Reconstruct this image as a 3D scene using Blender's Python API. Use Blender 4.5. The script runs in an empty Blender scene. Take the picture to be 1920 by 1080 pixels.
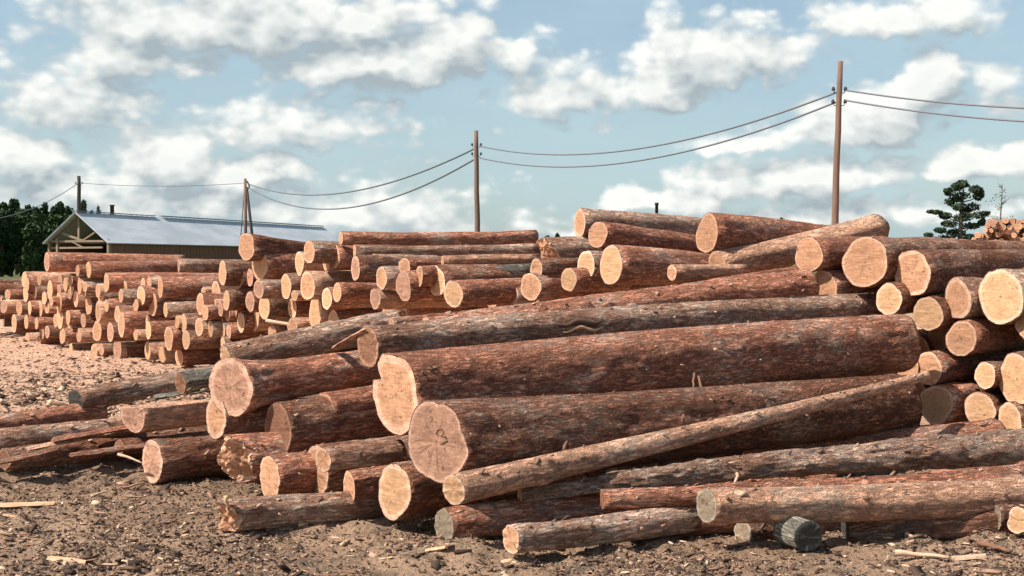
import bpy, math, random
import numpy as np
from mathutils import Vector, Matrix, Euler
random.seed(7)
RNG = np.random.default_rng(11)
S = bpy.context.scene
F = 2200.0           # focal length in photo pixels (1920 wide)
EYE = 1.6
HZ = 490.0           # horizon row in the photo
PITCH = math.atan((540 - HZ) / F)
rad = math.radians

# ------------------------------------------------------------------ camera
cam = bpy.data.cameras.new("camera"); camo = bpy.data.objects.new("camera", cam)
S.collection.objects.link(camo); S.camera = camo
camo.location = (0, 0, EYE); camo.rotation_euler = (math.pi/2 - PITCH, 0, 0)
cam.sensor_width = 36; cam.lens = F/1920*36; cam.clip_start = 0.1; cam.clip_end = 8000

# ------------------------------------------------------------------ light
SUN = Vector((-0.60, -0.235, 0.77)).normalized()
sun = bpy.data.lights.new("sun", 'SUN'); sun.energy = 5.0; sun.angle = rad(0.5); sun.color = (1.0, 0.93, 0.84)
suno = bpy.data.objects.new("sun", sun); S.collection.objects.link(suno)
suno.rotation_euler = SUN.to_track_quat('Z', 'Y').to_euler()
S.view_settings.view_transform = 'Standard'; S.view_settings.look = 'None'
S.view_settings.exposure = 0.62; S.view_settings.gamma = 1; S.view_settings.use_curve_mapping = False

class NT:
    """small helper to write node trees"""
    def __init__(s, t): s.t = t; s.t.nodes.clear()
    def n(s, typ, **kw):
        nd = s.t.nodes.new(typ)
        for k, v in kw.items():
            if k == 'i':
                for kk, vv in v.items():
                    if isinstance(vv, bpy.types.NodeSocket): s.t.links.new(vv, nd.inputs[kk])
                    else: nd.inputs[kk].default_value = vv
            else: setattr(nd, k, v)
        return nd
    def math(s, op, a, b=0.0, c=0.0, clamp=False):
        nd = s.t.nodes.new('ShaderNodeMath'); nd.operation = op; nd.use_clamp = clamp
        for k, v in enumerate((a, b, c)):
            if isinstance(v, bpy.types.NodeSocket): s.t.links.new(v, nd.inputs[k])
            else: nd.inputs[k].default_value = v
        return nd.outputs[0]
    def vm(s, op, a, b=(0, 0, 0)):
        nd = s.t.nodes.new('ShaderNodeVectorMath'); nd.operation = op
        for k, v in enumerate((a, b)):
            if isinstance(v, bpy.types.NodeSocket): s.t.links.new(v, nd.inputs[k])
            else: nd.inputs[k].default_value = v
        return nd.outputs['Value'] if op == 'LENGTH' else nd.outputs[0]
    def noise(s, vec, scale, detail=4, rough=0.55, dist=0.0, out=0):
        nd = s.n('ShaderNodeTexNoise', i={'Vector': vec, 'Scale': scale, 'Detail': detail, 'Roughness': rough, 'Distortion': dist})
        return nd.outputs[out]
    def mix(s, f, a, b, blend='MIX'):
        nd = s.t.nodes.new('ShaderNodeMix'); nd.data_type = 'RGBA'; nd.blend_type = blend
        for k, v in ((0, f), (6, a), (7, b)):
            if isinstance(v, bpy.types.NodeSocket): s.t.links.new(v, nd.inputs[k])
            else: nd.inputs[k].default_value = v if k == 0 else (*v[:3], 1)
        return nd.outputs[2]
    def ss(s, v, lo, hi):
        nd = s.t.nodes.new('ShaderNodeMapRange'); nd.interpolation_type = 'SMOOTHSTEP'
        s.t.links.new(v, nd.inputs[0]); nd.inputs[1].default_value = lo; nd.inputs[2].default_value = hi
        return nd.outputs[0]

# ------------------------------------------------------------------ sky with cumulus, laid out by compass direction and elevation
CLOUDS = [  # centre u, v, half width, half height, weight
 (400,30,330,75,1),(640,20,260,60,1),(710,112,225,48,1.15),(850,70,90,65,1),(240,90,140,50,.7),(120,175,190,60,.55),
 (320,290,95,62,1.25),(235,330,90,36,1.0),(445,315,55,32,1.1),(510,300,40,20,.9),(560,228,165,50,.75),(30,285,90,45,1.0),(100,345,120,36,.9),
 (420,372,260,40,.8),(650,402,130,30,.9),(760,370,150,40,.6),(1345,112,165,70,1.25),(1258,85,48,50,1.0),(1245,165,75,42,1.1),(1060,165,130,60,.65),
 (1730,142,72,52,1.3),(1655,205,95,55,1.2),(1590,235,110,45,1.0),(1690,32,150,34,1.0),(1800,312,72,30,1.2),(1490,335,210,36,.95),
 (1285,372,60,30,1.15),(1180,375,48,30,1.05),(1430,265,110,30,.9),(1900,295,60,28,1.0),(1560,400,300,26,.6),(1000,430,400,24,.4),(1880,150,80,50,.4),(960,110,80,40,.4),
 (1500,-160,500,70,.9),(300,-180,400,70,1.0),(-400,120,330,90,1.0),(-800,250,300,80,1.0),(2400,180,300,90,1.0),(2900,300,320,60,1.0),(2400,-150,260,70,.8)]
def ang(u, v):
    x, y = (u-960)/F, 1.0
    return math.atan2(x, y)*2.2, math.atan2((HZ - v)/F, math.hypot(x, y))*2.2
grp = bpy.data.node_groups.new("cloud_density", 'ShaderNodeTree')
grp.interface.new_socket("P", in_out='INPUT', socket_type='NodeSocketVector')
grp.interface.new_socket("D", in_out='OUTPUT', socket_type='NodeSocketFloat')
g = NT(grp); gi = g.n('NodeGroupInput'); go = g.n('NodeGroupOutput')
P0 = gi.outputs[0]
w1 = g.vm('SUBTRACT', g.noise(P0, 6.5, 8, .62, out=1), (.5, .5, .5))
sc1 = g.n('ShaderNodeVectorMath', operation='MULTIPLY', i={0: w1, 1: (.13, .09, 0)}).outputs[0]
P1 = g.vm('ADD', P0, sc1)
best = None
for (u, v, rx, ry, wt) in CLOUDS:
    cx, cy = ang(u, v+ry*.3); ex, ey = rx/1000*1.1, ry/1000*1.5
    dv = g.n('ShaderNodeVectorMath', operation='SUBTRACT', i={0: P1, 1: (cx, cy, 0)}).outputs[0]
    dv = g.n('ShaderNodeVectorMath', operation='MULTIPLY', i={0: dv, 1: (1/ex, 1/ey, 0)}).outputs[0]
    dv = g.vm('MAXIMUM', dv, g.n('ShaderNodeVectorMath', operation='MULTIPLY', i={0: dv, 1: (-1, -1.75, 0)}).outputs[0])
    d = g.math('MULTIPLY_ADD', g.vm('LENGTH', dv), -wt, wt)
    best = d if best is None else g.math('MAXIMUM', best, d)
stretch = g.n('ShaderNodeVectorMath', operation='MULTIPLY', i={0: P0, 1: (1, 1.6, 1)}).outputs[0]
fb = g.noise(stretch, 6.0, 9, .55)
vo1 = g.n('ShaderNodeTexVoronoi', feature='SMOOTH_F1', i={'Vector': g.vm('ADD', stretch, g.n('ShaderNodeVectorMath', operation='SCALE', i={0: w1, 'Scale': .06}).outputs[0]), 'Scale': 16.0, 'Smoothness': .6}).outputs['Distance']
vo2 = g.n('ShaderNodeTexVoronoi', feature='SMOOTH_F1', i={'Vector': g.vm('ADD', stretch, g.n('ShaderNodeVectorMath', operation='SCALE', i={0: w1, 'Scale': .05}).outputs[0]), 'Scale': 38.0, 'Smoothness': .5}).outputs['Distance']
puff = g.math('ADD', g.math('MULTIPLY', g.math('SUBTRACT', .42, vo1), .75), g.math('MULTIPLY', g.math('SUBTRACT', .42, vo2), .38))
den = g.math('ADD', g.math('MAXIMUM', best, -.55), g.math('ADD', g.math('MULTIPLY', g.math('SUBTRACT', fb, .5), 1.5), puff))
grp.links.new(den, go.inputs[0])

world = bpy.data.worlds.new("World"); S.world = world; world.use_nodes = True
w = NT(world.node_tree)
out = w.n('ShaderNodeOutputWorld')
sky = w.n('ShaderNodeTexSky', sky_type='NISHITA', sun_disc=False)
sky.sun_elevation = math.asin(SUN.z); sky.sun_rotation = math.atan2(SUN.x, SUN.y); sky.air_density = 1.1; sky.dust_density = 1.5; sky.ozone_density = 1.5
tc = w.n('ShaderNodeTexCoord'); sep = w.n('ShaderNodeSeparateXYZ', i={0: tc.outputs['Generated']})
azn = w.math('MULTIPLY', w.math('ARCTAN2', sep.outputs[0], sep.outputs[1]), 2.2)
eln = w.math('MULTIPLY', w.math('ARCSINE', sep.outputs[2]), 2.2)
P = w.n('ShaderNodeCombineXYZ', i={0: azn, 1: eln}).outputs[0]
def dens(vec):
    nd = w.t.nodes.new('ShaderNodeGroup'); nd.node_tree = grp; w.t.links.new(vec, nd.inputs[0]); return nd.outputs[0]
d0 = dens(P); d1 = dens(w.vm('ADD', P, (-.020, .044, 0)))
mask = w.ss(d0, -.25, .34)
lit = w.math('MULTIPLY_ADD', w.math('SUBTRACT', d0, d1), .95, .44, clamp=True)
thick = w.ss(d0, .3, 1.1)
lit2 = w.math('SUBTRACT', lit, w.math('MULTIPLY', thick, .16), clamp=True)
ccol = w.mix(lit2, (.265, .31, .335), (.68, .685, .65))
veil = w.ss(w.noise(w.n('ShaderNodeVectorMath', operation='MULTIPLY', i={0: P, 1: (.8, 2.6, 1)}).outputs[0], 2.2, 5, .5), .3, .75)
low = w.math('SUBTRACT', 1.0, w.ss(eln, 0, .55))
vf = w.math('MULTIPLY', w.math('MULTIPLY_ADD', veil, .40, w.math('MULTIPLY_ADD', low, .28, .22), clamp=True), w.math('SUBTRACT', 1.0, w.ss(eln, .75, 1.5)))
skc = w.n('ShaderNodeVectorMath', operation='SCALE', i={0: sky.outputs[0], 'Scale': .085}).outputs[0]
skv = w.mix(vf, skc, (.34, .46, .50))
# clouds only above the horizon
hm = w.ss(eln, -.02, .02)
fin = w.mix(w.math('MULTIPLY', w.math('MULTIPLY', mask, .95), hm), skv, ccol)
bg = w.n('ShaderNodeBackground', i={'Color': fin, 'Strength': 1.0})
w.t.links.new(bg.outputs[0], out.inputs[0])
world.cycles.sampling_method = 'MANUAL'; world.cycles.sample_map_resolution = 512

# ------------------------------------------------------------------ helpers
C = S.collection
def ray(u, v):
    dx, dz = (u-960)/F, -(v-540)/F
    c, s = math.cos(PITCH), math.sin(PITCH)
    return Vector((dx, c + dz*s, -s + dz*c))
def at(u, v, d):
    r = ray(u, v); return Vector((0, 0, EYE)) + r*(d/r.y)
def tag(o, label=None, cat=None, group=None, kind=None):
    if label: o['label'] = label
    if cat: o['category'] = cat
    if group: o['group'] = group
    if kind: o['kind'] = kind
    return o
def empty(name, loc, rot=(0, 0, 0)):
    o = bpy.data.objects.new(name, None); C.objects.link(o); o.location = loc; o.rotation_euler = rot; o.empty_display_size = .1
    return o
def mesh(name, V, Fc, mat, parent=None, smooth=True):
    me = bpy.data.meshes.new(name)
    V = np.asarray(V, dtype=np.float32)
    if isinstance(Fc, np.ndarray):
        n, k = Fc.shape
        me.vertices.add(len(V)); me.vertices.foreach_set('co', V.ravel())
        me.loops.add(n*k); me.loops.foreach_set('vertex_index', Fc.ravel().astype(np.int32))
        me.polygons.add(n); me.polygons.foreach_set('loop_start', np.arange(0, n*k, k, dtype=np.int32)); me.polygons.foreach_set('loop_total', np.full(n, k, dtype=np.int32))
        me.update(calc_edges=True)
    else:
        me.from_pydata([tuple(map(float, v)) for v in V], [], Fc); me.update()
    if smooth: me.polygons.foreach_set('use_smooth', np.ones(len(me.polygons), dtype=bool))
    me.materials.append(mat)
    o = bpy.data.objects.new(name, me); C.objects.link(o)
    if parent: o.parent = parent
    return o
def _h(ix, iy, iz):
    with np.errstate(over='ignore'):
        h = (ix.astype(np.uint32)*np.uint32(374761393) + iy.astype(np.uint32)*np.uint32(668265263) + iz.astype(np.uint32)*np.uint32(2147483647-1274126177))
        h = (h ^ (h >> np.uint32(13)))*np.uint32(1274126177); h = h ^ (h >> np.uint32(16))
    return (h & np.uint32(0xffff)).astype(np.float32)/65535.0
def vnoise(x, y, z):
    xi, yi, zi = np.floor(x), np.floor(y), np.floor(z)
    fx, fy, fz = x-xi, y-yi, z-zi
    fx, fy, fz = (t*t*(3-2*t) for t in (fx, fy, fz))
    xi, yi, zi = (t.astype(np.int64) for t in (xi, yi, zi))
    r = 0
    for a in (0, 1):
        for b in (0, 1):
            for c in (0, 1):
                r = r + _h(xi+a, yi+b, zi+c)*(fx if a else 1-fx)*(fy if b else 1-fy)*(fz if c else 1-fz)
    return r
def fbm(x, y, z, oct=4):
    a, s, t = .5, 0, 0
    for k in range(oct):
        s = s + a*vnoise(x*2**k+17.3*k, y*2**k, z*2**k-9.1*k); t += a; a *= .5
    return s/t
class MB:
    def __init__(s): s.v = []; s.f = []
    def box(s, c, d, M=None):
        M = M or Matrix.Identity(3); b = len(s.v)
        for sx in (-1, 1):
            for sy in (-1, 1):
                for sz in (-1, 1): s.v.append(Vector(c) + M @ Vector((sx*d[0]/2, sy*d[1]/2, sz*d[2]/2)))
        for q in ((0,1,3,2),(4,6,7,5),(0,4,5,1),(2,3,7,6),(0,2,6,4),(1,5,7,3)): s.f.append([b+i for i in q])
    def beam(s, a, b, wd, ht):
        a, b = Vector(a), Vector(b); d = b-a; x = d.normalized()
        up = Vector((0, 0, 1)) if abs(x.z) < .95 else Vector((0, 1, 0))
        y = up.cross(x).normalized(); z = x.cross(y)
        s.box((a+b)/2, (d.length, wd, ht), Matrix((x, y, z)).transposed())
    def tube(s, pts, rs, n=8, cap=True):
        b = len(s.v); pts = [Vector(p) for p in pts]
        for i, p in enumerate(pts):
            t = (pts[min(i+1, len(pts)-1)] - pts[max(i-1, 0)]).normalized()
            up = Vector((0, 0, 1)) if abs(t.z) < .9 else Vector((0, 1, 0))
            y = up.cross(t).normalized(); z = t.cross(y)
            r = rs[i] if hasattr(rs, '__len__') else rs
            for k in range(n):
                an = 2*math.pi*k/n; s.v.append(p + (y*math.cos(an) + z*math.sin(an))*r)
        for i in range(len(pts)-1):
            for k in range(n): s.f.append([b+i*n+k, b+i*n+(k+1) % n, b+(i+1)*n+(k+1) % n, b+(i+1)*n+k])
        if cap: s.f.append([b+k for k in range(n)][::-1]); s.f.append([b+(len(pts)-1)*n+k for k in range(n)])
    def build(s, name, mat, parent=None, smooth=False): return mesh(name, [tuple(v) for v in s.v], s.f, mat, parent, smooth)

# ------------------------------------------------------------------ materials
def principled(m, col, rough=.85, normal=None, spec=.25):
    o = m.n('ShaderNodeOutputMaterial'); b = m.n('ShaderNodeBsdfPrincipled')
    if isinstance(col, bpy.types.NodeSocket): m.t.links.new(col, b.inputs['Base Color'])
    else: b.inputs['Base Color'].default_value = (*col, 1)
    b.inputs['Roughness'].default_value = rough; b.inputs['Specular IOR Level'].default_value = spec
    if normal is not None: m.t.links.new(normal, b.inputs['Normal'])
    m.t.links.new(b.outputs[0], o.inputs[0]); return b
def newmat(name):
    m = bpy.data.materials.new(name); m.use_nodes = True; return m, NT(m.node_tree)

def bark_mat(name, base, plate, inner, grey_amt=.5, inner_amt=.5, crack=.6):
    m, t = newmat(name)
    oc = t.n('ShaderNodeTexCoord').outputs['Object']; rnd = t.n('ShaderNodeObjectInfo').outputs['Random']
    off = t.n('ShaderNodeCombineXYZ', i={0: t.math('MULTIPLY', rnd, 37.0), 1: t.math('MULTIPLY', rnd, 91.0)}).outputs[0]
    p = t.vm('ADD', oc, off)
    ps = t.n('ShaderNodeVectorMath', operation='MULTIPLY', i={0: p, 1: (.38, 1, 1)}).outputs[0]
    wv = t.n('ShaderNodeVectorMath', operation='SCALE', i={0: t.vm('SUBTRACT', t.noise(ps, 16, 5, .65, out=1), (.5, .5, .5)), 'Scale': .09}).outputs[0]
    pw = t.vm('ADD', ps, wv)
    vo = t.n('ShaderNodeTexVoronoi', feature='DISTANCE_TO_EDGE', i={'Vector': pw, 'Scale': 26.0}).outputs['Distance']
    vc = t.n('ShaderNodeTexVoronoi', feature='F1', i={'Vector': pw, 'Scale': 34.0}).outputs['Color']
    cell = t.n('ShaderNodeSeparateXYZ', i={0: vc}).outputs[0]
    big = t.noise(t.n('ShaderNodeVectorMath', operation='MULTIPLY', i={0: p, 1: (.7, 1, 1)}).outputs[0], 2.2, 6, .65)
    mid = t.noise(ps, 16, 7, .72, .5)
    fur = t.noise(t.n('ShaderNodeVectorMath', operation='MULTIPLY', i={0: p, 1: (.22, 1, 1)}).outputs[0], 24, 5, .65, 1.0)
    fine = t.noise(ps, 70, 5, .75)
    furrow = t.ss(t.math('ABSOLUTE', t.math('SUBTRACT', fur, .5)), .0, .075)
    gm = t.ss(t.math('ADD', big, t.math('MULTIPLY', t.math('SUBTRACT', mid, .5), .8)), .64-.34*grey_amt, .76-.34*grey_amt)
    c = t.mix(gm, base, plate)
    c = t.mix(t.math('MULTIPLY', t.ss(t.math('MULTIPLY_ADD', cell, .45, t.math('MULTIPLY', mid, .8)), .45, .85), .7), c, tuple(x*1.75 for x in base))
    im = t.ss(t.noise(t.n('ShaderNodeVectorMath', operation='MULTIPLY', i={0: p, 1: (.45, 1, 1)}).outputs[0], 13, 6, .75, .8), .70-.14*inner_amt, .75-.14*inner_amt)
    c = t.mix(t.math('MULTIPLY', im, .8), c, inner)
    ck = t.math('MULTIPLY', t.math('SUBTRACT', 1.0, t.ss(vo, .0, .10)), t.math('MULTIPLY', t.ss(mid, .40, .62), crack*.7))
    ck = t.math('MAXIMUM', ck, t.math('MULTIPLY', t.math('SUBTRACT', 1.0, furrow), crack*.75))
    c = t.mix(ck, c, tuple(x*.30 for x in base))
    v = t.math('MULTIPLY', t.math('MULTIPLY_ADD', fine, 2.2, -.10), t.math('MULTIPLY_ADD', big, 1.5, .25))
    c = t.n('ShaderNodeVectorMath', operation='SCALE', i={0: c, 'Scale': v}).outputs[0]
    c = t.n('ShaderNodeVectorMath', operation='SCALE', i={0: c, 'Scale': t.math('MULTIPLY_ADD', rnd, .4, 1.22)}).outputs[0]
    h = t.math('ADD', t.math('MULTIPLY', t.ss(vo, 0, .12), .35), t.math('ADD', t.math('MULTIPLY', mid, 1.5), t.math('ADD', t.math('MULTIPLY', furrow, .6), t.math('MULTIPLY', fine, .7))))
    bp = t.n('ShaderNodeBump', i={'Height': h, 'Strength': 1.0, 'Distance': .026}).outputs[0]
    principled(t, c, .9, bp, .15); return m
BARK = {
 'red':  bark_mat('bark_red',  (.385, .165, .100), (.400, .285, .215), (.66, .38, .24), .45, .75, .8),
 'grey': bark_mat('bark_grey', (.340, .185, .120), (.440, .335, .260), (.62, .40, .26), .75, .55, .75),
 'dark': bark_mat('bark_dark', (.225, .098, .058), (.285, .200, .148), (.52, .29, .18), .60, .55, .85),  # deep tone that also stands in for shade at the left edge
 'tan':  bark_mat('bark_tan',  (.520, .290, .185), (.400, .290, .210), (.70, .46, .30), .40, .7, .45),
 'old':  bark_mat('bark_old',  (.150, .130, .100), (.270, .250, .205), (.40, .32, .24), .8, .3, .7),
}
def end_mat(name, sap, heart, dirt=.3, dark=(.10, .045, .025)):
    m, t = newmat(name)
    at_ = t.n('ShaderNodeAttribute', attribute_name='rn').outputs['Fac']
    oc = t.n('ShaderNodeTexCoord').outputs['Object']; rnd = t.n('ShaderNodeObjectInfo').outputs['Random']
    off = t.n('ShaderNodeCombineXYZ', i={0: t.math('MULTIPLY', rnd, 53.0), 1: t.math('MULTIPLY', rnd, 71.0)}).outputs[0]
    p = t.vm('ADD', oc, off)
    n1 = t.noise(p, 9, 4, .6); n2 = t.noise(p, 45, 5, .7)
    r = t.math('ADD', at_, t.math('MULTIPLY', t.math('SUBTRACT', n1, .5), .16))
    hs = t.math('MULTIPLY_ADD', rnd, .14, .74)
    hm = t.ss(t.math('SUBTRACT', r, hs), -.02, .05)
    c = t.mix(hm, heart, sap)
    rings = t.math('SINE', t.math('MULTIPLY', r, 62.0))
    c = t.n('ShaderNodeVectorMath', operation='SCALE', i={0: c, 'Scale': t.math('MULTIPLY_ADD', rings, .055, .97)}).outputs[0]
    lr = t.math('FRACT', t.math('MULTIPLY', rnd, 29.7))
    c = t.n('ShaderNodeVectorMath', operation='SCALE', i={0: c, 'Scale': t.math('MULTIPLY_ADD', lr, .38, .78)}).outputs[0]
    c = t.mix(t.math('MULTIPLY', t.ss(n1, .42, .75), .6*dirt+.25), c, tuple(x*.52 for x in heart))
    # chainsaw scoring across the face
    sw = t.n('ShaderNodeVectorMath', operation='MULTIPLY', i={0: p, 1: (1, .12, 1)}).outputs[0]
    ns = t.noise(sw, 60, 3, .6)
    c = t.n('ShaderNodeVectorMath', operation='SCALE', i={0: c, 'Scale': t.math('MULTIPLY_ADD', ns, 1.0, .48)}).outputs[0]
    c = t.n('ShaderNodeVectorMath', operation='SCALE', i={0: c, 'Scale': t.math('MULTIPLY_ADD', n2, .8, .58)}).outputs[0]
    # dirt spots and radial checks
    spot = t.ss(t.noise(p, 24, 4, .65), .66-.07*dirt, .71-.07*dirt)
    c = t.mix(t.math('MULTIPLY', spot, .75), c, dark)
    cv = t.n('ShaderNodeAttribute', attribute_name='cs').outputs['Vector']
    cn = t.noise(t.vm('ADD', cv, off), 3.2, 3, .65)
    rayl = t.math('SUBTRACT', 1.0, t.ss(t.math('ABSOLUTE', t.math('SUBTRACT', cn, .5)), .004, .022))
    reach = t.math('MULTIPLY', t.ss(at_, .06, .2), t.math('SUBTRACT', 1.0, t.ss(t.math('ADD', at_, t.math('MULTIPLY', n1, .9)), .95, 1.15)))
    c = t.mix(t.math('MULTIPLY', t.math('MULTIPLY', rayl, reach), t.math('MULTIPLY', t.ss(t.math('FRACT', t.math('MULTIPLY', rnd, 17.3)), .3, .8), .25+.5*dirt)), c, dark)
    pith = t.math('SUBTRACT', 1.0, t.ss(r, .02, .07)); c = t.mix(t.math('MULTIPLY', pith, .6), c, dark)
    edge = t.ss(at_, .955, .985); c = t.mix(t.math('MULTIPLY', edge, .6), c, tuple(x*.45 for x in sap))
    bp = t.n('ShaderNodeBump', i={'Height': t.math('ADD', ns, n2), 'Strength': .5, 'Distance': .006}).outputs[0]
    principled(t, c, .8, bp, .2); return m
END = {
 'pale':   end_mat('cut_pale',   (.68, .44, .30), (.56, .325, .175), .2),
 'orange': end_mat('cut_orange', (.66, .40, .27), (.50, .265, .150), .5),
 'pink':   end_mat('cut_pink',   (.64, .38, .265), (.45, .245, .160), .8),
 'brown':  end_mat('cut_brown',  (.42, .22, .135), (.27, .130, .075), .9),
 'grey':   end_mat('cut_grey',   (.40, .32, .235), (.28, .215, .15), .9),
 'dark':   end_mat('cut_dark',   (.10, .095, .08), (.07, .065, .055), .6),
}
ENDWORD = {'pale': 'pale yellow', 'orange': 'orange-tan', 'pink': 'pinkish tan', 'brown': 'reddish brown', 'grey': 'weathered grey', 'dark': 'dark grey'}
BARKWORD = {'red': 'red-brown', 'grey': 'grey-brown', 'dark': 'dark brown', 'tan': 'light tan', 'old': 'old grey'}

def simple(name, col, rough=.85, var=.4, scale=20, stretch=(1, 1, 1), bump=.3, spec=.25, metal=0):
    m, t = newmat(name)
    oc = t.n('ShaderNodeTexCoord').outputs['Object']
    p = t.n('ShaderNodeVectorMath', operation='MULTIPLY', i={0: oc, 1: stretch}).outputs[0]
    n = t.noise(p, scale, 5, .65)
    c = t.n('ShaderNodeVectorMath', operation='SCALE', i={0: t.n('ShaderNodeRGB').outputs[0], 'Scale': t.math('MULTIPLY_ADD', n, 2*var, 1-var)}).outputs[0]
    t.t.nodes['RGB'].outputs[0].default_value = (*col, 1)
    bp = t.n('ShaderNodeBump', i={'Height': n, 'Strength': bump, 'Distance': .02}).outputs[0]
    b = principled(t, c, rough, bp, spec); b.inputs['Metallic'].default_value = metal
    return m
M_splinter = simple('split_wood', (.58, .36, .21), .8, .5, 60, (.2, 1, 1))
M_stick = simple('bare_stick', (.50, .34, .23), .85, .5, 40, (.3, 1, 1))
M_stub = simple('stub_wood', (.20, .10, .06), .9, .6, 50)
M_ink = simple('paint_mark', (.10, .055, .04), .8, .3, 50)

mc, t = newmat('chip_wood')
tn = t.n('ShaderNodeAttribute', attribute_name='tone').outputs['Fac']
rp = t.n('ShaderNodeValToRGB', i={0: tn}); cr = rp.color_ramp
cr.elements[0].position = 0; cr.elements[0].color = (.045, .030, .024, 1); cr.elements[1].position = 1; cr.elements[1].color = (.62, .46, .31, 1)
for p_, c_ in ((.3, (.10, .062, .042, 1)), (.55, (.19, .115, .078, 1)), (.8, (.34, .21, .14, 1))):
    q = cr.elements.new(p_); q.color = c_
principled(t, rp.outputs[0], .9, None, .15)

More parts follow.
